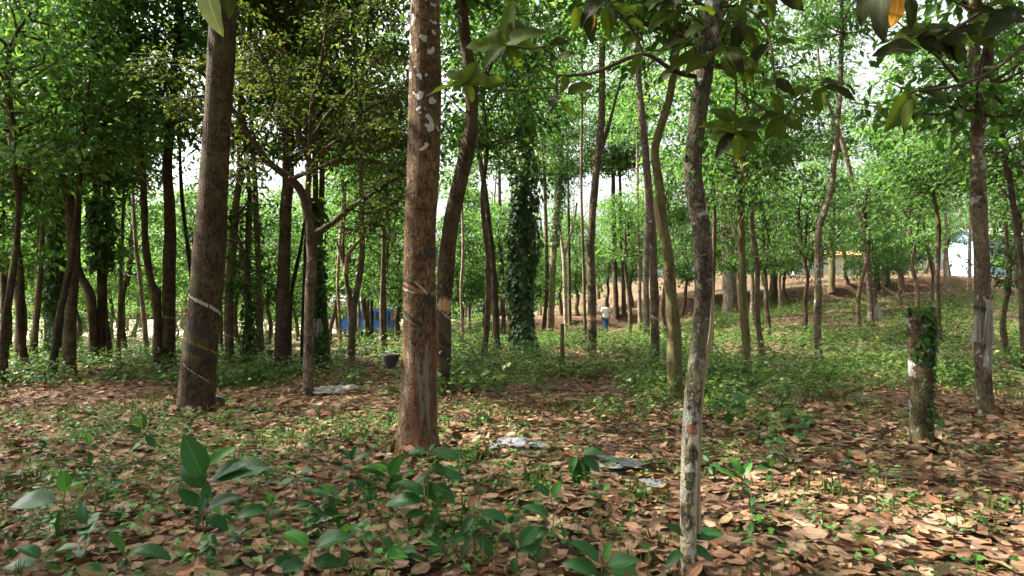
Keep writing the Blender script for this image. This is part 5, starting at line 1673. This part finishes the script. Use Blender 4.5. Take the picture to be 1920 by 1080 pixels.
seedling('light green sprout in the bottom right corner', (1830, 1080), [(1050, 1824, 1036, LT), (1052, 1838, 1040, LT), (1055, 1840, 1068, LT)], top=1046, wr=.5)
seedling('bright three leaved seedling at the bottom centre on a brown leaf', (716, 1090), [(1040, 705, 1025, LT), (1045, 762, 1040, LT), (1048, 700, 1060, LT)], top=1038, wr=.6)
seedling('small dark seedling at the right foot of the stump', (1768, 838), [(805, 1760, 785), (808, 1778, 815), (806, 1752, 805), (812, 1770, 822)], top=795, wr=.55)

# more small saplings of the same kinds between them
protos = [o for o in COL.objects if o.name.startswith('seedling') and o.parent is None]
rg = np.random.default_rng(61)
spots = [(30, 905), (165, 880), (205, 940), (310, 905), (330, 985), (455, 965), (490, 905), (450, 1040), (510, 1000), (690, 985), (700, 925), (655, 1000), (730, 975), (745, 1060), (860, 905), (930, 930), (820, 1055), (1060, 1045), (1190, 985), (1000, 960),
         (60, 965), (160, 1060), (290, 960), (415, 1000), (540, 955), (20, 1050), (350, 1065), (640, 1060), (1410, 1000), (1450, 905), (1470, 860), (1560, 930), (1330, 900), (1240, 840), (1150, 800), (1420, 820), (1700, 930), (640, 870), (75, 850), (140, 820), (590, 955), (480, 870), (520, 900), (575, 1020), (610, 945), (680, 1045), (715, 905), (770, 1000), (785, 940), (850, 980), (900, 1010), (955, 985), (1020, 1060), (1080, 990), (610, 1000), (470, 1000), (540, 1060), (1130, 960), (1215, 1050), (100, 930), (230, 985), (395, 1065)]
for k, (px, py) in enumerate(spots):
    g_ = ground_hit(px, py)
    src = protos[int(rg.integers(0, len(protos) - 6))]
    o = src.copy()
    COL.objects.link(o)
    o.location = [float(c) for c in g_]
    o.rotation_euler = (0, 0, rg.uniform(0, 6.28))
    sc_ = rg.uniform(.38, .75)
    o.scale = (sc_, sc_, sc_ * rg.uniform(.7, 1.1))
    o['label'] = 'small deep green sapling half lost among the fallen leaves and weeds'
    o['group'] = 'small saplings among the fallen leaves'
    for ch in src.children:
        c_ = ch.copy()
        COL.objects.link(c_)
        c_.parent = o
M['leaf_red'] = mat_leaf('reddish_young_leaves', [(0.11, 0.035, 0.02), (0.13, 0.04, 0.02), (0.15, 0.05, 0.025)], 0.3, veins=True)
seedling('small plant with rusty red leaves between the two big tapped trunks', (598, 800), [(780, 572, 772, 'leaf_red'), (778, 588, 764, 'leaf_red'), (776, 604, 765, 'leaf_red'), (780, 624, 775, 'leaf_red')], top=776, wr=.6)


# ------------------------------------------------------------------ latex cups
def lathe(mb, prof, seg=20, mat=0, wob=0.0, seed=0):
    rg = np.random.default_rng(seed)
    th = np.linspace(0, 2 * np.pi, seg, endpoint=False)
    w = 1 + wob * np.sin(2 * th + rg.uniform(0, 6)) + wob * .6 * np.sin(3 * th + 1)
    V = np.array([[(r * w[j] * math.cos(th[j]), r * w[j] * math.sin(th[j]), z) for j in range(seg)] for r, z in prof]).reshape(-1, 3)
    n = len(prof)
    i = np.arange(n - 1)[:, None] * seg
    j = np.arange(seg)[None, :]
    F = np.stack([i + j, i + (j + 1) % seg, i + seg + (j + 1) % seg, i + seg + j], -1).reshape(-1, 4)
    mb.add(V, F, mat)


def cup(label, P, r, tree=None, arm=None, tilt=(0, 0), latex=False):
    root = empty('latex_cup', P)
    root.rotation_euler = (tilt[0], tilt[1], 0)
    tag(root, label, 'latex cup', 'latex collecting cups')
    mb = MB()
    h = r * 1.75
    lathe(mb, [(0.001, -h), (r * .25, -h * .99), (r * .55, -h * .8), (r * .85, -h * .45), (r * 1.0, -h * .12), (r * 1.02, 0), (r * .95, 0.002), (r * .9, -h * .15), (r * .7, -h * .5), (r * .3, -h * .8), (.001, -h * .85)], 22, 0, .04, 3)
    mb.build('bowl', M['cup_black'], root)
    if latex:
        mb = MB()
        lathe(mb, [(r * .93, -.012), (r * .97, .006), (r * .6, .016), (.001, .02)], 22, 0, .05, 4)
        mb.build('latex', M['latex_white'], root)
    if arm is not None:
        mb = MB()
        th = np.linspace(0, 2 * np.pi, 25)
        ring = np.stack([np.cos(th) * r * 1.03, np.sin(th) * r * 1.03, 0 * th - .008], -1)
        tube(mb, ring, np.full(25, .003), 6)
        a = np.array(arm) - np.array(P)
        d = norm(a * np.array([1, 1, 0]))
        C, R = catmull([d * r * 1.0, d * r * 1.0 + (a - d * r) * .5 + np.array([0, 0, .015]), a], [.004, .004, .004], .03)
        tube(mb, C, R, 6)
        mb.build('wire_hanger', M['wire'], root)
    return root


t = TREE['main']
c, r = axis_at(t, z_of(t, 661))
edge = t.b + c + np.array([-r * .95, -.02, 0])
cup('black latex cup on a wire beside the thick orange brown trunk', at(733, 664, t.Y - .02), .076, t, edge)
t = TREE['seventeen']
c, r = axis_at(t, z_of(t, 656))
cup('small black cup hanging left of the straight mossy brown trunk', at(506, 656, t.Y), .075, t, t.b + c + np.array([-r * .9, 0, 0]))
t = TREE['nine']
c, r = axis_at(t, z_of(t, 652))
cup('small black cup hanging on the bent trunk with the broken stub', at(304, 652, t.Y - .2), .09, t, t.b + c + np.array([0, -r * .9, 0]))
g = ground_hit(411, 757)
cup('black cup with white dried latex lying at the foot of the thickest left trunk', g + np.array([0, 0, .085]), .085, tilt=(-.35, .25), latex=True)


# ------------------------------------------------------------------ plastic sheets and rags
def sheet(label, px, py, wpx, dpy, mat, name='plastic_sheet', seed=0, hump=.1, group='discarded plastic sheets on the ground'):
    """a crumpled sheet lying on the ground: centre pixel, width in pixels, depth between two pixel rows"""
    rg = np.random.default_rng(seed)
    b = ground_hit(px, py)
    n0, n1 = ground_hit(px, py + dpy / 2), ground_hit(px, py - dpy / 2)
    w = wpx / FPX * b[1]
    d = min(max(.25, (n1[1] - n0[1])), w * 1.2)
    nx, ny = 34, 22
    U, V = np.meshgrid(np.linspace(-1, 1, nx), np.linspace(-1, 1, ny))
    ang = math.atan2(dpy, wpx) * .0
    edge = 1 + .18 * np.sin(3 * np.arctan2(V, U) + rg.uniform(0, 6)) + .08 * np.sin(7 * np.arctan2(V, U) + rg.uniform(0, 6))
    X = U * w / 2 * edge
    Y = V * d / 2 * edge
    wx, wy = X + b[0], Y + b[1]
    hh = np.zeros_like(X)
    for q in range(9):
        a = rg.uniform(0, 6.28)
        f = rg.uniform(2, 9) / w
        hh += (1 - np.abs(np.sin(f * (np.cos(a) * X + np.sin(a) * Y) * 2 + rg.uniform(0, 6)))) * rg.uniform(.2, 1) / 9
    Z = gz(wx, wy) - b[2] + .03 + hump * hh * (1 - .75 * np.maximum(np.abs(U), np.abs(V)) ** 3)
    P = np.stack([X, Y, Z], -1).reshape(-1, 3)
    idx = np.arange(nx * ny).reshape(ny, nx)
    F = np.stack([idx[:-1, :-1], idx[:-1, 1:], idx[1:, 1:], idx[1:, :-1]], -1).reshape(-1, 4)
    mb = MB()
    mb.add(P, F)
    o = mb.build(name, M[mat], None, b)
    tag(o, label, 'plastic sheet', group)
    return o


sheet('flat torn grey plastic sheet on the litter right of the thick orange brown trunk', 970, 836, 92, 34, 'plastic_grey', seed=1, hump=.09)
sheet('crumpled grey plastic strip behind the drooping dark seedling', 1160, 874, 76, 40, 'plastic_grey', seed=2, hump=.09)
sheet('small scrap of grey plastic left of the slender pale front trunk', 1228, 914, 44, 18, 'plastic_grey', seed=3, hump=.05)
sheet('humped white plastic sheet beside the foot of the forked tree', 622, 738, 72, 18, 'plastic_white', seed=4, hump=.28)
sheet('crumpled white plastic sheet at the foot of the grey brown trunk with the string', 446, 702, 44, 14, 'plastic_white', seed=5, hump=.3)
sheet('pale plastic scrap in the ground cover right of the dark slim trunk', 1428, 684, 26, 10, 'plastic_grey', seed=6, hump=.2)


def rag(label, t, y0, y1, x0, x1, mat, name='plastic_rag', seed=0, dy=-.12, taper=.4, cat='plastic rag', group=None):
    """a limp sheet hanging on a trunk between pixel rows y0 and y1"""
    rg = np.random.default_rng(seed)
    Y = t.Y + dy
    ny, nx = 16, 12
    rows = []
    for i in range(ny):
        v = i / (ny - 1)
        a = at(x0, y0 + (y1 - y0) * v, Y)
        c = at(x1, y0 + (y1 - y0) * v, Y)
        k = taper + (1 - taper) * math.sin(min(1, v * 1.3) * math.pi / 2)
        k *= 1 + .12 * rg.normal()
        m = (a + c) / 2
        for j in range(nx):
            u = j / (nx - 1) - .5
            p = m + (c - a) * u * k
            p = p + np.array([0, .04 * math.sin(u * 14 + seed + v * 2) * (.4 + v), .012 * rg.normal()])
            rows.append(p)
    V = np.array(rows)
    o0 = V[0].copy()
    idx = np.arange(nx * ny).reshape(ny, nx)
    F = np.stack([idx[:-1, :-1], idx[1:, :-1], idx[1:, 1:], idx[:-1, 1:]], -1).reshape(-1, 4)
    mb = MB()
    mb.add(V - o0, F)
    o = mb.build(name, M[mat], None, o0)
    tag(o, label, cat, group)
    return o


rag('white plastic bag hanging on the dark trunk behind the forked tree', TREE['ragpost'], 598, 632, 582, 604, 'plastic_white', 'plastic_bag', 1, taper=.75, cat='plastic bag', dy=-.2)
rag('triangular milky plastic rag on the pinkish leaning trunk of the right slope', TREE['leanpink'], 568, 597, 1638, 1653, 'plastic_white', 'plastic_rag', 2, taper=.15)
w = TREE['wrapped']
root = empty('plastic_wrap', w.b + axis_at(w, z_of(w, 580))[0])
tag(root, 'torn milky plastic tied round the grey trunk near the right edge', 'plastic wrap')
for k, (y0, y1, x0, x1, tp) in enumerate(((562, 645, 1846, 1862, .5), (592, 640, 1822, 1840, .3), (640, 690, 1848, 1859, .8))):
    o = rag('x', w, y0, y1, x0, x1, 'plastic_white', 'plastic_strip', 5 + k, dy=-.13, taper=tp)
    for kk in ('label', 'category'):
        del o[kk]
    o.parent = root
    o.location = o.location - root.location
band(w, -88, 88, 574, 586, 12, 'soil_black', 'tie', 3, parent=root)
root.children[-1].location = -(axis_at(w, z_of(w, 580))[0])


# ------------------------------------------------------------------ the walking person, seen from behind
def skin_obj(name, verts, edges, mat, parent, sub=2):
    me = bpy.data.meshes.new(name)
    me.from_pydata([v[:3] for v in verts], edges, [])
    o = bpy.data.objects.new(name, me)
    COL.objects.link(o)
    md = o.modifiers.new('skin', 'SKIN')
    for i, v in enumerate(verts):
        sv = me.skin_vertices[0].data[i]
        r = v[3]
        sv.radius = (r, r if len(v) < 5 else v[4])
        sv.use_root = (i == 0)
    md.use_smooth_shade = True
    sm = o.modifiers.new('sub', 'SUBSURF')
    sm.levels = sub
    sm.render_levels = sub
    dg = bpy.context.evaluated_depsgraph_get()
    dg.update()
    m2 = bpy.data.meshes.new_from_object(o.evaluated_get(dg))
    m2.name = name
    bpy.data.objects.remove(o)
    m2.materials.clear()
    m2.materials.append(M[mat])
    return link(name, m2, parent)


def person():
    Y = 36.5
    b = at(1136, 637, Y)
    b[2] = float(gz(b[0], b[1]))
    root = empty('person', b, math.radians(12))
    tag(root, 'person in white shirt and blue jeans walking away between the trunks', 'person')
    # body: pelvis, spine, neck, head, arms with hands, legs with feet (x right, y forward)
    v = [(0, 0, .93, .12, .10), (0, .01, 1.12, .12, .09), (0, .02, 1.32, .14, .10), (0, .02, 1.44, .08, .07), (0, .03, 1.52, .05), (0, .05, 1.60, .075, .09), (0, .05, 1.68, .07, .085)]
    e = [(0, 1), (1, 2), (2, 3), (3, 4), (4, 5), (5, 6)]

    def chain(st, pts):
        last = st
        for p in pts:
            v.append(p)
            e.append((last, len(v) - 1))
            last = len(v) - 1
        return last
    for s in (-1, 1):
        sw = .13 * s
        h = chain(3, [(.17 * s, .02, 1.42, .05), (.25 * s, -.03 + sw * .3, 1.14, .042), (.22 * s, .10 + sw, .92, .032), (.21 * s, .13 + sw, .85, .022, .035), (.205 * s, .15 + sw, .80, .018, .03)])
        for f in range(4):
            fx = .205 * s + (f - 1.5) * .003
            fy = .125 + sw + f * .017
            chain(h, [(fx, fy, .765, .009), (fx - .006 * s, fy + .006, .74 + abs(f - 1.5) * .005, .008), (fx - .016 * s, fy + .008, .722 + abs(f - 1.5) * .006, .007)])
        chain(h - 1, [(.19 * s, .18 + sw, .82, .01), (.18 * s, .195 + sw, .79, .009)])
        st = .16 * s
        chain(0, [(.10 * s, 0, .86, .09), (.10 * s, st * .7 + .03, .49, .06), (.10 * s, st * 1.0 - .06 * (s < 0), .09, .04), (.10 * s, st * 1.0 + .10, .03, .035, .03), (.10 * s, st + .17, .025, .03, .022)])
    skin_obj('body', v, e, 'skin', root)
    # head detail: ears and nose belong to the body mesh colours; hair cap on top
    hv = [(0, .03, 1.63, .085, .095), (0, .04, 1.69, .085, .10), (0, .035, 1.735, .06, .07)]
    skin_obj('hair', hv, [(0, 1), (1, 2)], 'hair', root)
    sv = [(0, 0, .88, .165, .125), (0, .005, 1.0, .165, .12), (0, .01, 1.15, .16, .115), (0, .02, 1.32, .18, .125), (0, .02, 1.43, .10, .085)]
    se = [(0, 1), (1, 2), (2, 3), (3, 4)]
    for s in (-1, 1):
        sv += [(.18 * s, .02, 1.42, .068), (.24 * s, -.02 + .03 * s, 1.2, .066)]
        n = len(sv)
        se += [(4, n - 2), (n - 2, n - 1)]
    skin_obj('shirt', sv, se, 'shirt_white', root)
    tv = [(0, 0, .94, .145, .115)]
    te = []
    for s in (-1, 1):
        st = .16 * s
        tv += [(.10 * s, 0, .84, .105), (.10 * s, st * .7 + .03, .49, .078), (.10 * s, st * 1.0 - .06 * (s < 0), .10, .066)]
        n = len(tv)
        te += [(0, n - 3), (n - 3, n - 2), (n - 2, n - 1)]
    skin_obj('jeans', tv, te, 'denim', root)


person()


# ------------------------------------------------------------------ the blue van and the buildings glimpsed behind the trunks
def bev_box(lo, hi, mat, name, parent, bev=.05):
    bm = bmesh.new()
    bmesh.ops.create_cube(bm, size=1)
    for vv in bm.verts:
        for i in range(3):
            vv.co[i] = lo[i] if vv.co[i] < 0 else hi[i]
    bmesh.ops.bevel(bm, geom=bm.edges[:], offset=bev, segments=2, affect='EDGES')
    me = bpy.data.meshes.new(name)
    bm.to_mesh(me)
    bm.free()
    me.materials.append(M[mat])
    return link(name, me, parent)


def van():
    Y = 40
    b = at(693, 632, Y)
    b[2] = float(gz(b[0], b[1]))
    root = empty('van', b, math.radians(-14))
    tag(root, 'blue van parked beyond the trunks left of the thick orange brown trunk', 'van')
    # body: side profile extruded across, nose to the left
    prof = [(-1.55, .32), (-1.6, .75), (-1.35, .98), (-.95, 1.55), (-.7, 1.66), (1.4, 1.66), (1.5, 1.5), (1.53, .32)]
    bm = bmesh.new()
    f = bm.faces.new([bm.verts.new((x, -.7, z)) for x, z in prof])
    ex = bmesh.ops.extrude_face_region(bm, geom=[f])
    bmesh.ops.translate(bm, vec=(0, 1.4, 0), verts=[g_ for g_ in ex['geom'] if isinstance(g_, bmesh.types.BMVert)])
    bmesh.ops.recalc_face_normals(bm, faces=bm.faces[:])
    bmesh.ops.bevel(bm, geom=bm.edges[:], offset=.05, segments=2, affect='EDGES')
    me = bpy.data.meshes.new('body')
    bm.to_mesh(me)
    bm.free()
    me.materials.append(M['truck_blue'])
    link('body', me, root)
    for (x0, x1) in ((-.85, -.2), (-.1, .6), (.7, 1.35)):
        bev_box((x0, -.715, 1.02), (x1, -.69, 1.48), 'dark_glass', 'window', root, .008)
    bev_box((1.52, -.55, 1.02), (1.545, .55, 1.45), 'dark_glass', 'window', root, .008)
    for yy in (-.48, .48):
        bev_box((-1.635, yy - .12, .68), (-1.58, yy + .12, .82), 'latex_white', 'headlight', root, .015)
    bev_box((-1.66, -.68, .34), (-1.58, .68, .5), 'cup_black', 'bumper', root, .02)
    for x in (-1.0, .95):
        for yy in (-.72, .56):
            mb = MB()
            pr = [(.18, 0), (.29, 0), (.31, .03), (.31, .13), (.29, .16), (.18, .16), (.18, 0)]
            lathe(mb, pr, 24)
            wh = mb.build('wheel', M['tyre'], root, (x, yy, .31))
            wh.rotation_euler = (-math.pi / 2, 0, 0)
            mb = MB()
            lathe(mb, [(.001, .03), (.05, .01), (.16, .02), (.185, .0), (.185, .15), (.001, .14)], 20)
            mb.build('rim', M['steel'], wh)


van()


def building(label, px0, px1, Y, ztop, wall, roof, wins, rise=.5, depth=4.0, over=.3, group=None, doors=()):
    x0, x1 = (px0 - 960) / FPX * Y, (px1 - 960) / FPX * Y
    xc = (x0 + x1) / 2
    b = np.array([xc, Y, min(float(gz(xc, Y)), float(gz(x0, Y)))])
    root = empty('building', b)
    tag(root, label, 'building', group)
    hw = (x1 - x0) / 2
    mb = MB()
    box(mb, (-hw, 0, -.4), (hw, depth, ztop))
    # gables
    mb.add([(-hw, 0, ztop), (-hw, depth, ztop), (-hw, depth / 2, ztop + rise)], [(0, 1, 2)], smooth=False)
    mb.add([(hw, 0, ztop), (hw, depth / 2, ztop + rise), (hw, depth, ztop)], [(0, 1, 2)], smooth=False)
    mb.build('wall', M[wall], root)
    mb = MB()
    sl = rise / (depth / 2)
    for s in (0, 1):
        ya = -over if s == 0 else depth + over
        za = ztop - over * sl + .01
        pts = [(-hw - over, ya, za), (hw + over, ya, za), (hw + over, depth / 2, ztop + rise + .01), (-hw - over, depth / 2, ztop + rise + .01)]
        V = pts + [(p[0], p[1], p[2] + .09) for p in pts]
        mb.add(V, [(0, 3, 2, 1), (4, 5, 6, 7), (0, 1, 5, 4), (1, 2, 6, 5), (2, 3, 7, 6), (3, 0, 4, 7)], smooth=False)
    mb.build('roof', M[roof], root)
    for (wx, wz, ww, wh) in wins:
        mb = MB()
        for (lo, hi) in (((wx - ww / 2 - .06, -.05, wz - .06), (wx - ww / 2, .0, wz + wh + .06)), ((wx + ww / 2, -.05, wz - .06), (wx + ww / 2 + .06, 0, wz + wh + .06)),
                         ((wx - ww / 2, -.05, wz - .06), (wx + ww / 2, 0, wz)), ((wx - ww / 2, -.05, wz + wh), (wx + ww / 2, 0, wz + wh + .06)), ((wx - .03, -.045, wz), (wx + .03, 0, wz + wh))):
            box(mb, lo, hi)
        f = mb.build('window', M['roof_grey'], root)
        mb = MB()
        box(mb, (wx - ww / 2, -.015, wz), (wx + ww / 2, -.003, wz + wh))
        mb.build('pane', M['dark_glass'], f)
    for (dx, dw, dh) in doors:
        mb = MB()
        box(mb, (dx - dw / 2, -.04, 0), (dx + dw / 2, -.003, dh))
        mb.build('door', M['bark_dark'], root)
    return root


building('low white building under an orange roof on top of the bank', 1490, 1645, 60, 1.75, 'wall_white', 'roof_tile', [(1.2, .5, 1.1, .8), (-2.0, .6, .9, .8)], rise=.45)
building('pale blue house half hidden by leaves at the right edge', 1845, 2010, 47, 2.9, 'wall_blue', 'roof_grey', [(-1.6, 1.0, .9, 1.0), (1.0, 1.0, .9, 1.0)], rise=.6, doors=((-.3, .9, 2.0),))
building('small white building in the clearing behind the blue van', 596, 672, 62, 2.5, 'wall_white', 'roof_grey', [(-1.0, .9, .8, .9)], rise=.5, doors=((.5, .9, 2.0),))
